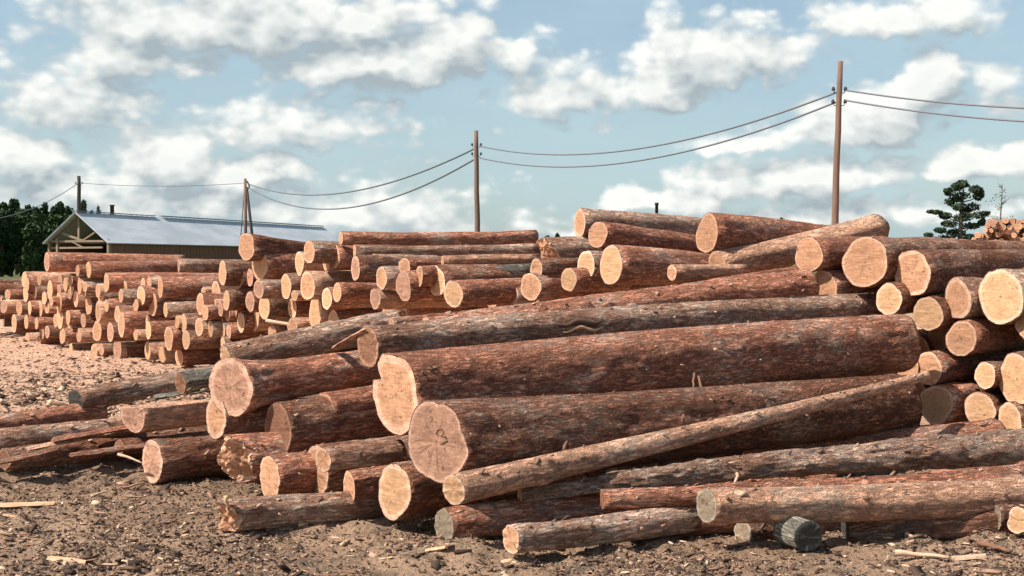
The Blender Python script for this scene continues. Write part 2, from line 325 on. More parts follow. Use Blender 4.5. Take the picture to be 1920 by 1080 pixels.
# ------------------------------------------------------------------ the log builder
ALL = []; CUT = {}
def build_log(A, B, r1, r2, bark='red', end='orange', seed=0, d1=0, d2=0, res=2, label='', group=None, flare=0.0, bow=(0, 0), splinter=False,
              split=False, rough=1.0, cat='log', far_end='brown', oval=1.0, fshape=0, name='pine_log', rim=True, notch=0):
    if bow == (0, 0) and res >= 1: q = random.uniform(.004, .011)*(Vector(B)-Vector(A)).length; a_ = random.uniform(0, 6.28); bow = (q*math.cos(a_), q*math.sin(a_))
    A, B = Vector(A), Vector(B); D = B-A; L = D.length; X = D.normalized()
    Y = Vector((0, 0, 1)).cross(X).normalized(); Z = X.cross(Y)
    mid = (A+B)/2; rm = max(r1, r2); base = mid - Z*rm
    e = empty(name, base); e.rotation_mode = 'XYZ'; e.rotation_euler = Matrix((X, Y, Z)).transposed().to_euler()
    tag(e, label, cat, group)
    nt, nx = {2: (72, max(12, int(L/.03))), 1: (36, max(8, int(L/.12))), 0: (14, 5), -1: (8, 2)}[res]
    if split: pass
    s = np.linspace(0, 1, nx)
    th = np.linspace(0, 2*np.pi, nt, endpoint=False)
    SS, TH = np.meshgrid(s, th, indexing='ij')
    x = (SS-.5)*L
    r = r1 + (r2-r1)*SS
    if flare: r = r*(1+flare*np.exp(-SS*L/.16))
    cy, cz = np.cos(TH), np.sin(TH); o = seed*13.7 + 3.1
    low = fbm(x*.7+o, cy*1.1+o, cz*1.1-o, 2)-.5
    shape = fbm(cy*1.3+o*2, cz*1.3-o, np.full_like(x, o), 2)-.5
    lob = np.random.default_rng(int(seed*37)+1); l1, l2 = lob.uniform(0, 6.28, 2)
    q_ = 1.0 if res < 2 else .6
    r = r*(1 + .10*low + (.20*q_+.1*fshape)*shape + .05*np.cos(2*TH-3.14+lob.normal(0, .5)) + q_*lob.uniform(0, .05)*np.cos(3*TH+l1) + q_*lob.uniform(0, .025)*np.cos(5*TH+l2))
    if notch: r = r*(1-notch*np.exp(-np.abs((TH-.55)/.13)**3)*np.exp(-SS*L/.5)) * (1+.10*np.exp(-((TH-1.1)/.35)**2)*np.exp(-SS*L/.5))
    if res >= 1:
        yy, zz = r*cy, r*cz
        n1 = fbm(x*3.0+o, yy*13, zz*13, 3); ridge = 1-np.abs(2*n1-1)
        n2 = fbm(x*16+o, yy*38, zz*38, 2)
        am = min(.016, .09*rm+.004)*rough
        r = r + am*(n1-.5)*1.5 + am*.6*(ridge-.6) + am*.6*(n2-.5)
        rng = np.random.default_rng(int(seed*101)+5)
        for k in range(int(L*(1.3 if res == 2 else .6)*rough)):
            kx, kt, ks, ka = rng.uniform(-.46, .46)*L, rng.uniform(0, 6.28), rng.uniform(.03, .07), rng.uniform(.006, .024)
            dth = (TH-kt+np.pi) % (2*np.pi)-np.pi
            r = r + ka*np.exp(-((x-kx)/ks)**2-((dth*rm)/(ks*.8))**2)
    y, z = r*cy, r*cz*oval
    if split: z = np.where(z > r*.35, r*.35 + .012*(fbm(x*2+o, y*30, z*0, 2)-.5), z)
    t1, t2 = math.tan(d1), math.tan(d2)
    xs = x - y*(t1*(1-SS) + t2*SS)
    if splinter:
        def Jf(a, b): return (fbm(a*11+o, b*7, a*0+o, 4)-.5)*.26 + (fbm(a*45+o, b*25, a*0, 2)-.5)*.05 - b/rm*.05
        xs = xs + Jf(y, z)*np.exp(-SS*L/.3)
    elif res == 2:   # ragged edge of the saw cut
        xs = xs + .012*(fbm(cy*4+o, cz*4, x*0, 2)-.5)*np.exp(-SS*L/.05)
    yb = y + bow[0]*4*SS*(1-SS); zb = z + bow[1]*4*SS*(1-SS)
    V = np.stack([xs, yb, zb+rm], -1)
    k = .965 if res >= 1 else .96
    def inset(i, kk, push):
        c = V[i].mean(0); q = c + (V[i]-c)*kk; q[:, 0] += push; return q
    rows = [inset(0, k, 0)] + list(V) + [inset(-1, k, 0)]
    VV = np.concatenate(rows); n = len(rows)
    I = np.arange(nt); J = (I+1) % nt
    Fq = np.concatenate([np.stack([a*nt+I, a*nt+J, (a+1)*nt+J, (a+1)*nt+I], -1)[:, ::-1] for a in range(n-1)])
    nf = int(L*(9 if rough < .9 else 16)) if res == 2 and L > .4 else 0
    if nf:
        rg = np.random.default_rng(int(seed)+900); fv = []; tn = []
        for _f in range(nf):
            sx = rg.uniform(-.49, .49)*L; q = sx/L+.5; R = r1+(r2-r1)*q; an = rg.normal(math.pi*.58, .75); ln, wd, th_ = rg.uniform(.015, .06), rg.uniform(.006, .02), rg.uniform(.002, .005)
            rdir = Vector((0, math.cos(an), math.sin(an))); tdir = Vector((0, -math.sin(an), math.cos(an))); yw = rg.uniform(-.7, .7); lift = rg.uniform(-.1, .55)
            a = (Vector((1, 0, 0))*math.cos(yw)+tdir*math.sin(yw)); bb = rdir.cross(a); a = (a+rdir*lift).normalized(); cc_ = a.cross(bb)
            p = Vector((sx, bow[0]*4*q*(1-q), rm+bow[1]*4*q*(1-q))) + rdir*(R+.002+abs(lift)*ln*.4)
            for ax in (-1, 1):
                for ay in (-1, 1):
                    for az_ in (-1, 1): fv.append(tuple(p+a*(ax*ln/2*(1 if ay > 0 else .7))+bb*(ay*wd/2)+cc_*(az_*th_/2)))
            tn += [rg.uniform(.35, .97)]*6
        Q = np.array([(0,1,3,2),(4,6,7,5),(0,4,5,1),(2,3,7,6),(0,2,6,4),(1,5,7,3)])
        n0 = len(Fq); Fq = np.concatenate([Fq, (np.arange(nf)[:, None, None]*8 + Q[None]).reshape(-1, 4)+len(VV)]); VV = np.concatenate([VV, np.array(fv)])
    b = mesh('bark', VV, Fq, BARK[bark], e)
    if nf:
        b.data.materials.append(mc); mi = np.zeros(len(Fq), dtype=np.int32); mi[n0:] = 1; b.data.polygons.foreach_set('material_index', mi)
        ta = b.data.attributes.new('tone', 'FLOAT', 'FACE'); ta.data.foreach_set('value', np.concatenate([np.zeros(n0), tn]).astype(np.float32))
    def cap(i, sign, mt, spl):
        ring = V[i]; c = ring.mean(0); rr = ([k, .9, .8, .7, .6, .5, .4, .3, .2, .1] if spl else [k, .86, .7, .5, .3, .12]) if res >= 1 else [k, .5]
        rows, rn = [], []
        for q in rr:
            p = c + (ring-c)*q; p[:, 0] += sign*.002
            if spl and sign < 0: p[:, 0] = -L/2 - (p[:, 1])*t1 + Jf(p[:, 1], p[:, 2]-rm) - .003
            elif False:
                p[:, 0] += (fbm(p[:, 1]*26+seed, p[:, 2]*26, p[:, 1]*0, 3)-.5)*.06*(1-q*.8)
            elif res >= 1: p[:, 0] += (fbm(p[:, 1]*14+seed, p[:, 2]*40, p[:, 1]*0, 2)-.5)*.010*(q < .9)
            rows.append(p); rn += [q]*nt
        cc0 = c.copy()
        if spl and sign < 0: cc0[0] = -L/2 - c[1]*t1 + float(Jf(np.array([c[1]]), np.array([c[2]-rm]))[0])
        vv = np.concatenate(rows+[cc0[None, :]]); rn.append(0.0)
        ff = []
        for a in range(len(rr)-1):
            for j in range(nt):
                q4 = [a*nt+j, a*nt+(j+1) % nt, (a+1)*nt+(j+1) % nt, (a+1)*nt+j]; ff.append(q4 if sign < 0 else q4[::-1])
        a = len(rr)-1
        for j in range(nt):
            q3 = [a*nt+j, a*nt+(j+1) % nt, len(vv)-1]; ff.append(q3 if sign < 0 else q3[::-1])
        ff = [f[::-1] for f in ff]
        oo = mesh('cut_face', vv, ff, mt, e, smooth=not spl)
        at_ = oo.data.attributes.new('rn', 'FLOAT', 'POINT'); at_.data.foreach_set('value', np.array(rn, dtype=np.float32))
        a2 = oo.data.attributes.new('cs', 'FLOAT_VECTOR', 'POINT'); cs = np.stack([np.cos(th), np.sin(th), 0*th], -1); cs = np.concatenate([cs]*len(rr)+[np.zeros((1, 3))]); a2.data.foreach_set('vector', cs.ravel().astype(np.float32))
        return oo
    cap(0, -1, END[end], splinter); cap(-1, 1, END[far_end], False)
    ALL.append((e, A, B, r1, r2)); CUT[e.name] = d1
    return e, L
def stub(e, L, sx, an, r, ln, rr=.012, mat=None):
    """a branch stub standing on a log, at local x, angle and log radius"""
    m = MB(); y, z = math.cos(an), math.sin(an); rm = r
    p0 = Vector((sx, y*r*.8, z*r*.8+rm)); dirv = Vector((random.uniform(-.3, .5), y, z)).normalized()
    m.tube([p0, p0+dirv*(ln*.5+r*.2), p0+dirv*(ln+r*.2)+Vector((.02, 0, .01))], [rr*1.4, rr, rr*.7], 7)
    return m.build('branch_stub', mat or M_stub, e, True)
def solve_cut(az, u, ratio):
    ra = math.atan((u-960)/F); best = (9, az)
    for k in range(-24, 25):
        ac = az+rad(k); v = math.cos(ac-ra)/math.cos(az-ac)
        best = min(best, (abs(v-ratio), ac), key=lambda q: q[0])
    return az-best[1]
def px_log(u, v, w_, h, d, u2, v2, h2, az=52, z2=None, **kw):
    """near end centre/size in the photo + its distance; far end sighted along compass bearing az"""
    az = rad(az); A = at(u, v, d)
    rb = ray(u2, v2); tn = rb.x/rb.y
    if z2 is not None:
        yb = (z2-EYE)/(rb.z/rb.y); az = math.atan2(tn*yb-A.x, yb-A.y)
    L = (tn*A.y - A.x)/(math.sin(az) - tn*math.cos(az))
    y2 = A.y + L*math.cos(az); B = at(u2, v2, y2)
    r1 = h/2/F*A.y; r2 = h2/2/F*y2
    dl = solve_cut(az, u, w_/h) if w_ else rad(random.uniform(-6, 6))
    e, L = build_log(A, B, r1, r2, d1=dl, d2=rad(random.uniform(-8, 8)), **kw)
    print('LOG u%4d v%4d d%.1f L%.2f zbot %.2f -> z2 %.2f' % (u, v, d, L, A.z-r1, B.z-r2))
    return e, L

# ------------------------------------------------------------------ ground
def ground_z(x, y):
    near = np.clip(1-(y-16)/20, 0, 1)
    z = (fbm(x*.35+5, y*.35, x*0, 3)-.5)*.16 + (fbm(x*2.1, y*2.1+3, x*0, 3)-.5)*.07 + (fbm(x*9, y*9, x*0+4, 3)-.5)*.07*near
    z = z + np.maximum(0, fbm(x*5+9, y*5, x*0, 2)-.62)*.16*near
    # low mound of chips in the open yard behind the left end of the front pile
    z = z + .10*np.exp(-((x+5.2)/2.2)**2-((y-12.5)/2.6)**2)
    return z - .03
def axis(segs):
    out = []
    for a, b, st in segs: out += list(np.arange(a, b, st))
    return np.array(out+[segs[-1][1]])
gx = np.concatenate([-np.geomspace(3000, 14, 40)[:-1], axis([(-14, -7, .10), (-7, 7, .045), (7, 14, .12)])[:-1], np.geomspace(14, 3000, 40)])
gy = np.concatenate([-np.geomspace(3000, 6, 26), np.array([-2., 0, 2, 3.5]), axis([(4.5, 11, .045), (11, 18, .07), (18, 34, .16)])[:-1], np.geomspace(34, 5000, 70)])
GX, GY = np.meshgrid(gx, gy, indexing='ij'); GZ = ground_z(GX, GY)
nx_, ny_ = GX.shape; idx = np.arange(nx_*ny_).reshape(nx_, ny_)
GF = np.stack([idx[:-1, :-1], idx[1:, :-1], idx[1:, 1:], idx[:-1, 1:]], -1).reshape(-1, 4)
mg, t = newmat('yard_soil')
oc = t.n('ShaderNodeTexCoord').outputs['Object']
b1 = t.noise(oc, .55, 5, .6); b2 = t.noise(oc, 4.5, 6, .65); b3 = t.noise(oc, 30, 6, .7); b4 = t.noise(oc, 95, 4, .7)
sp = t.n('ShaderNodeSeparateXYZ', i={0: oc})
chips = t.ss(t.math('ADD', t.math('SUBTRACT', sp.outputs[1], t.math('MULTIPLY', sp.outputs[0], .25)), t.math('MULTIPLY', b2, 3)), 11.5, 13.5)
c = t.mix(t.ss(b1, .35, .65), (.275, .175, .112), (.415, .275, .180))
c = t.mix(t.math('MULTIPLY', t.ss(b2, .47, .66), .75), c, (.110, .088, .064))
c = t.mix(t.math('MULTIPLY', t.ss(b3, .55, .7), .6), c, (.42, .30, .20))
c = t.mix(t.math('MULTIPLY', t.ss(b3, .47, .33), .6), c, (.085, .062, .048))
cc = t.mix(t.ss(b3, .35, .65), (.40, .235, .155), (.72, .46, .315))
c = t.mix(t.math('MULTIPLY', chips, .9), c, cc)
far = t.ss(t.math('ADD', sp.outputs[1], t.math('MULTIPLY', b1, 14)), 36, 52)
c = t.mix(far, c, t.mix(t.ss(b2, .4, .6), (.060, .075, .030), (.115, .110, .055)))
c = t.n('ShaderNodeVectorMath', operation='SCALE', i={0: c, 'Scale': t.math('MULTIPLY_ADD', b4, 1.5, .55)}).outputs[0]
bp = t.n('ShaderNodeBump', i={'Height': t.math('ADD', t.math('ADD', b3, t.math('MULTIPLY', b2, .8)), t.math('MULTIPLY', b4, .5)), 'Strength': 1.0, 'Distance': .05}).outputs[0]
principled(t, c, .95, bp, .1)
gr = mesh('ground', np.stack([GX, GY, GZ], -1).reshape(-1, 3), GF, mg); tag(gr, kind='structure')
def gz(x, y): return float(ground_z(np.array([x], dtype=float), np.array([y], dtype=float))[0])
print('ground done')

# wood chips and bark crumbs strewn over the yard: nobody could count them
def chip_field(name, pts, size, mat, tone_rng):
    n = len(pts); x, y = pts[:, 0], pts[:, 1]; z = ground_z(x, y)
    a = RNG.uniform(0, 2*np.pi, n); ln = size[0]*RNG.lognormal(0, .55, n); wd = ln*RNG.uniform(.18, .6, n); ht = ln*RNG.uniform(.07, .2, n)
    ti = RNG.normal(0, .28, n); tj = RNG.normal(0, .3, n)
    ux = np.stack([np.cos(a)*np.cos(ti), np.sin(a)*np.cos(ti), np.sin(ti)], -1)
    vy = np.stack([-np.sin(a)*np.cos(tj), np.cos(a)*np.cos(tj), np.sin(tj)], -1)
    wz = np.cross(ux, vy); wz /= np.linalg.norm(wz, axis=1)[:, None]
    c = np.stack([x, y, z+ht*.4+.003], -1); V = np.zeros((n, 8, 3)); k = 0
    for sx in (-1, 1):
        for sy in (-1, 1):
            for sz in (-1, 1):
                j = RNG.uniform(.6, 1.15, (n, 3)); V[:, k] = c + ux*(sx*ln/2*j[:, 0])[:, None] + vy*(sy*wd/2*j[:, 1])[:, None] + wz*(sz*ht/2*j[:, 2])[:, None]; k += 1
    Q = np.array([(0,1,3,2),(4,6,7,5),(0,4,5,1),(2,3,7,6),(0,2,6,4),(1,5,7,3)])
    Fc = (np.arange(n)[:, None, None]*8 + Q[None]).reshape(-1, 4)
    o = mesh(name, V.reshape(-1, 3), Fc, mat, None, False)
    at_ = o.data.attributes.new('tone', 'FLOAT', 'FACE'); at_.data.foreach_set('value', np.repeat(RNG.uniform(0, 1, n)**tone_rng, 6).astype(np.float32))
    return o
def rand_pts(n, ylo, yhi, umin, umax, pw=1.0):
    y = 1/RNG.uniform(1/yhi, 1/ylo, n) if pw == 1 else RNG.uniform(ylo, yhi, n)
    u = RNG.uniform(umin, umax, n); return np.stack([(u-960)/F*y, y], -1)
A_ = rand_pts(90000, 5.4, 9.5, -200, 2120); dens_ = fbm(A_[:, 0]*1.1, A_[:, 1]*1.1, A_[:, 0]*0, 3)
A_ = A_[RNG.uniform(.10, .56, len(A_)) < dens_]
o = chip_field('bark_crumbs', A_, (.013,), mc, 1.3); tag(o, 'brown bark crumbs and wood slivers littering the soil in front of the log pile', 'debris', kind='stuff')
B_ = np.concatenate([rand_pts(24000, 9.5, 17, -300, 620), rand_pts(7000, 16, 30, -300, 450)])
o = chip_field('wood_chips', B_, (.034,), mc, .62); tag(o, 'pinkish wood chips covering the yard between the two piles at left', 'debris', kind='stuff')
D_ = rand_pts(1500, 5.4, 9.5, -150, 2050)
o = chip_field('bark_scraps', D_, (.030,), mc, 1.9); tag(o, 'dark bark scraps trampled into the soil in front of the log pile', 'debris', kind='stuff')
C_ = rand_pts(150, 5.4, 8.6, -100, 2020)
o = chip_field('wood_shards', C_, (.042,), mc, 1.0); tag(o, 'larger pale bark shards scattered over the foreground soil', 'debris', kind='stuff')
print('chips done')

# ------------------------------------------------------------------ front pile, traced one by one
GF_ = 'logs of the front pile'
fr = []
def FL(*a, **k):
    k.setdefault('group', GF_); k.setdefault('seed', len(ALL)+1); k.setdefault('res', 2)
    r = px_log(*a, **k); fr.append(r)
    return r
big = FL(818,828,118,150, 6.8, 1688,752,98, 52, bark='dark', end='pink', label='thickest log of the front pile, big round pinkish end with a small dark scrawled mark')
nlog = FL(742,741,90,146, 7.45, 1688,642,104, 56, bark='red', end='orange', notch=.28, label='long red-brown log with a notched tall oval end, just above the thickest log')
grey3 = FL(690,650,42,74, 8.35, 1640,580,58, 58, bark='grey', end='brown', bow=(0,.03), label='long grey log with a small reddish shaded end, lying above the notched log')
FL(735,611,0,28, 9.1, 1500,511,26, 58, bark='red', end='orange', bow=(0,-.03), rough=.7, label='thin red-brown log rising along the top of the front pile')
FL(800,612,0,34, 8.75, 1515,539,66, 58, bark='red', end='orange', flare=.1, label='red-brown log widening to its far butt, just below the thin top log')
FL(432,727,58,74, 8.3, 1000,652,54, 55, bark='red', end='pink', flare=.45, fshape=.3, label='red log with a large cracked flared end at the left shoulder of the front pile')
FL(424,676,0,60, 8.95, 742,606,50, 58, bark='grey', end='pale', rough=1.3, label='rough grey log lying behind the big cracked end at the left shoulder')
FL(405,784,38,80, 8.42, 760,762,66, 54, bark='dark', end='orange', label='log with a narrow pointed oval end just below the big cracked end')
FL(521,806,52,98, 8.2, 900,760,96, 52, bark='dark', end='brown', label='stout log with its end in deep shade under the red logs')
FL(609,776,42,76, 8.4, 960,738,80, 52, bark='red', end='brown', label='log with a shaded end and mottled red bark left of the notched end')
FL(594,885,44,100, 7.85, 960,845,90, 52, bark='dark', end='orange', label='low log with a half shaded end beneath the small grey-barked stick log')
FL(606,862,30,44, 7.25, 752,845,40, 55, bark='grey', end='orange', far_end='grey', label='short slim log with grey bark lying on the half shaded low log')
FL(506,897,38,84, 7.8, 800,862,76, 52, bark='red', end='orange', label='ground log with a tall oval end left of the half shaded low log')
FL(445,862,60,88, 8.05, 760,842,76, 52, bark='red', end='orange', splinter=True, label='log with a torn splintered end between two clean cut ground logs')
e_, L_ = FL(286,865,40,80, 8.5, 640,825,64, 54, bark='dark', end='pink', label='leftmost cleanly cut ground log of the front pile, oval end with a dark heart')
FL(655,915,22,64, 7.5, 900,882,66, 54, bark='red', end='orange', label='red log with a thin edge-on end left of the star-cracked end')
star = FL(740,921,62,105, 7.2, 1100,880,90, 52, bark='dark', end='pale', label='ground log with a pale end full of star-shaped cracks')
FL(425,968,28,60, 7.05, 762,944,50, 56, bark='grey', end='orange', splinter=True, label='slim log on the soil with an upright splinter at its broken left end')
lean = FL(851,918,44,56, 6.5, 1740,704,15, 52, bark='tan', end='pale', bow=(0,-.015), rough=.5, label='long slim pole leaning diagonally up across the front of the pile')
FL(833,984,36,60, 6.75, 1560,905,54, z2=.09, bark='red', end='grey', label='ground log with a grey end directly below the slim leaning pole')
FL(975,928,0,22, 6.95, 2010,836,68, z2=.29, bark='grey', end='orange', rough=2.2, bow=(0,.05), label='long rough shaggy-barked log running to the right edge above the tan log')
FL(1400,848,0,34, 9.0, 1868,818,62, z2=.17, bark='red', end='brown', rough=1.3, label='reddish log behind the shaggy log, under the end of the leaning pole')
FL(1130,936,0,34, 6.8, 2000,890,48, z2=.25, bark='red', end='brown', rough=1.2, label='red-brown log squeezed between the shaggy log and the light tan log')
FL(1325,948,42,62, 6.5, 2010,925,72, 72, bark='tan', end='grey', rough=.55, label='smooth light tan peeled log with a greyish ringed end, lowest at right')
FL(958,1012,34,52, 6.35, 1430,948,50, z2=.09, bark='grey', end='orange', label='frontmost slim log on the soil with a small round ringed end')
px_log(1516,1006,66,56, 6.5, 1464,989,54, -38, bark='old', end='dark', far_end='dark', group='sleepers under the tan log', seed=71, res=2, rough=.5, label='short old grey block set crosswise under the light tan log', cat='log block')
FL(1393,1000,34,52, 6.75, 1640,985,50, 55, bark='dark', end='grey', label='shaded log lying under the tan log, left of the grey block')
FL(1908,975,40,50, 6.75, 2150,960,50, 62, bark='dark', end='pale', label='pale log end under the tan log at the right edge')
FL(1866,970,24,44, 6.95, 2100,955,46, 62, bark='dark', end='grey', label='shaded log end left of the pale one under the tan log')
FL(1300,722,0,44, 9.9, 1706,698,44, z2=.55, bark='dark', end='brown', res=1, label='dark filler log added in the gap between the notched log and the thickest log')  # added dark filler, hides sunlit ground showing through the gap
FL(1585,990,0,46, 6.9, 2020,968,48, z2=.07, bark='dark', end='dark', res=1, label='added dark log filling the shade under the light tan log, right of the grey block')  # added log, dark bark and ends painted for the shade band here
FL(1120,1000,0,34, 6.9, 1400,975,40, z2=.06, bark='dark', end='dark', res=1, label='added dark log filling the shade under the frontmost slim log, left of the grey block')  # also added in dark colours, for the shaded strip under the slim log
def slit(e, L, r, x0, x1, an, rr, mat, name):
    m = MB(); n = 12; q = [x0+(x1-x0)*k/(n-1) for k in range(n)]
    m.tube([Vector((x, math.cos(an+.12*math.sin(x*23))*r, math.sin(an+.12*math.sin(x*23))*r+r)) for x in q], [rr*(.25+math.sin(math.pi*k/(n-1)))*random.uniform(.7, 1.2) for k in range(n)], 7)
    return m.build(name, mat, e, True)
slit(grey3[0], grey3[1], .145, -1.12, -.62, rad(148), .026, M_ink, 'bark_split')
slit(grey3[0], grey3[1], .145, -1.05, -.66, rad(168), .012, M_splinter, 'split_edge')
# left tail of the front pile
FL(250,775,46,68, 8.95, 560,740,60, 55, bark='tan', end='pink', split=True, rough=.6, label='split tan log with a flat top sticking out left of the front pile')
FL(142,752,36,42, 9.9, 420,702,38, 60, bark='grey', end='dark', rough=1.2, label='grey-ended slim log behind the split tan log')
FL(338,719,20,40, 9.3, 470,697,32, 60, bark='old', end='brown', label='short grey chunk of log behind the split log')
FL(8,862,24,38, 8.9, 430,818,52, 56, bark='dark', end='brown', label='dark log in shade at the left edge running under the split log')  # bark coloured dark in place of the shade over this log
FL(-70,806,0,40, 9.5, 200,766,36, 62, bark='red', end='brown', rough=.8, label='reddish log coming in from the left edge over the shaded one')
FL(-40,830,0,40, 9.0, 250,800,34, 66, bark='grey', end='brown', label='grey log coming in from the left edge beside the bark slabs')
FL(224,838,20,26, 8.9, 420,822,30, 56, bark='dark', end='brown', res=1, label='small brown log behind the leftmost ground log')
FL(1000,825,0,90, 9.0, 1695,774,95, z2=.22, bark='dark', end='brown', label='thick shaded log behind the thickest log, seen under the leaning pole')
print('front done')

def branch(rec, sx, an, r, ln, rr=.012):
    e, L = rec; stub(e, L, sx*L, rad(an), r, ln, rr)
branch(big, .02, -35+90, .21, .14, .011); branch(nlog, .16, 60, .24, .08, .012); branch(nlog, -.1, 230, .25, .05, .014)
branch(lean, -.1, 80, .08, .04, .010); branch(lean, .2, 110, .08, .03, .009); branch(lean, -.32, 70, .085, .03, .010)
# dark scrawl on the big end face, as on the photo
def strokes(e, L, lines, r, rr=.0026):
    t1 = math.tan(CUT[e.name]); m = MB()
    for ln in lines:
        m.tube([Vector((-L/2 + dx*t1/.72 - .004, -dx/.72, r-dz)) for dx, dz in [(a*.00086, b*.00086) for a, b in ln]], rr, 6)
    return m.build('painted_mark', M_ink, e)
strokes(big[0], big[1], [[(0,-52),(14,-84),(42,-88),(50,-62),(30,-44),(58,-40),(70,-14),(48,0),(40,14)],[(8,-48),(12,-40)],[(26,8),(34,14)]], 75/F*6.8)
# ------------------------------------------------------------------ pile behind, centre and right: traced
GC = 'logs of the right-hand pile'; GM = 'logs heaped on top of the pile at centre'
def CL(*a, **k):
    k.setdefault('group', GM); k.setdefault('seed', len(ALL)+1); k.setdefault('res', 1); k['az'] = k.get('az', 52); return px_log(*a, **k)
CL(1087,419,22,52, 12.6, 1560,442,36, bark='grey', end='orange', label='topmost grey log at the centre with a thin oval end against the sky')
CL(1121,439,38,48, 12.2, 1400,476,40, bark='red', end='orange', label='log with a round ringed end tucked under the topmost grey log')
CL(1146,498,43,70, 11.6, 1420,515,46, bark='red', end='pale', rough=.5, label='smooth-barked log with a large bright oval end with a white rim, centre of the heap')
CL(1099,496,34,50, 12.0, 1330,500,46, bark='grey', end='pale', label='pale round end just left of the large bright oval end')
CL(1326,438,42,70, 11.5, 1620,462,50, bark='red', end='orange', label='log with a tilted oval end and one dark knot hole, on top right of centre')
CL(1260,511,18,30, 10.6, 1400,506,20, bark='tan', end='orange', label='small thin log poking out above the front pile below the smooth-barked log')
CL(1345,496,0,46, 11.4, 1645,430,54, az=58, bark='tan', end='orange', far_end='dark', rough=.7, label='grey log slanting up to the right across the heap top')
CL(1030,477,38,60, 12.3, 1260,478,54, bark='grey', end='orange', splinter=True, label='log with a shattered splintered end left of the pale round end')
CL(995,538,40,48, 11.9, 1230,530,46, bark='red', end='orange', label='pale end just above the thin top log of the front pile')
CL(1066,524,30,42, 11.9, 1290,520,42, bark='red', end='pale', label='small yellowish end below the pale round end')
CL(1430,440,0,36, 13.6, 1600,448,34, bark='grey', end='orange', label='grey log lying behind the log with the knot hole')
def RL(*a, **k):
    k.setdefault('group', GC); return CL(*a, **k)
def right_log(u, v, w_, h, d, label, bark='red', end='orange', L=4.6, slope=0, **k):
    az = rad(50+random.uniform(-2, 2)); A = at(u, v, d); r1 = h/2/F*A.y
    B = A + Vector((math.sin(az)*L, math.cos(az)*L, slope)); r2 = r1*random.uniform(.72, .9)
    k.setdefault('res', 1); k.setdefault('group', GC)
    return build_log(A, B, r1, r2, d1=solve_cut(az, u, w_/h), d2=0, bark=bark, end=end, seed=len(ALL)+1, label=label, **k)
RLs = [
 (1516,478,52,62,11.0,'round end at the left end of the right-hand pile, under the slanting grey log','red','orange'),
 (1622,491,84,88,10.8,'largest round sawn face in the top row of the right-hand pile','dark','orange'),
 (1732,473,52,54,11.7,'small end half hidden behind the cracked face in the top row at right','red','pink'),
 (1710,512,70,84,10.6,'top row end with a long pale crack, right of the largest round face','dark','orange'),
 (1543,541,56,64,11.0,'orange end partly in shade below the leftmost round end of the right-hand pile','red','orange'),
 (1667,561,52,58,10.9,'small end with a dark knot between the two large top faces','dark','pale'),
 (1738,588,56,62,10.9,'end with a curved shadow below the cracked top face','dark','pale'),
 (1794,561,50,76,10.8,'narrow oval end left of the very large pale face at the right edge','grey','orange'),
 (1876,556,80,102,10.6,'very large pale face near the right edge','grey','pale'),
 (1930,606,50,64,10.9,'end cut by the right edge just below the very large pale face','red','pale'),
 (1762,630,46,54,11.2,'brownish end half hidden behind the ringed end at right','red','brown'),
 (1803,635,57,64,10.7,'ringed end with a pale rim below the very large pale face','red','orange'),
 (1702,693,40,48,11.2,'left one of two touching ends behind the tip of the leaning pole','red','orange'),
 (1741,691,48,60,11.0,'right one of two touching ends behind the tip of the leaning pole','red','orange'),
 (1755,758,62,76,11.0,'low round end resting just above the reddish log at right','red','pale'),
 (1847,704,38,50,11.0,'small squarish sawn end in the third row at right','dark','pale'),
 (1907,711,56,94,10.7,'tall oval end at the right edge in the third row','dark','pale'),
 (1838,768,58,60,11.2,'low end half covered by a round shadow at right','dark','pale'),
 (1893,787,42,62,11.1,'lowest pale end beside the right edge','dark','pale'),
 (1726,632,34,26,11.4,'small grey log wedged behind the butt of the notched log','old','grey'),
]
for u, v, w_, h, d, lb, bk, en in RLs:
    if u > 1600 and en != 'brown' and bk != 'old' and (u, v) != (1732, 473):
        D = np.interp(v, [480, 560, 640, 700, 790], [9.75, 9.68, 9.62, 9.58, 9.50]) + random.uniform(-.04, .04)
        D = {1622: 9.43, 1710: 9.62, 1667: 9.46, 1738: 9.58}.get(u, D)
        d = D/((u-960)/F*.766+.643)
    right_log(u, v, w_, h, d, lb, bk, en)
right_log(1722,655,40,50,11.3,'dark filler log added in the gap behind the butt of the notched log','dark','brown')  # added dark filler, covers bright ground seen through the hole
right_log(1712,735,46,60,11.5,'shaded log behind the tip of the leaning pole','dark','brown')
print('right done')

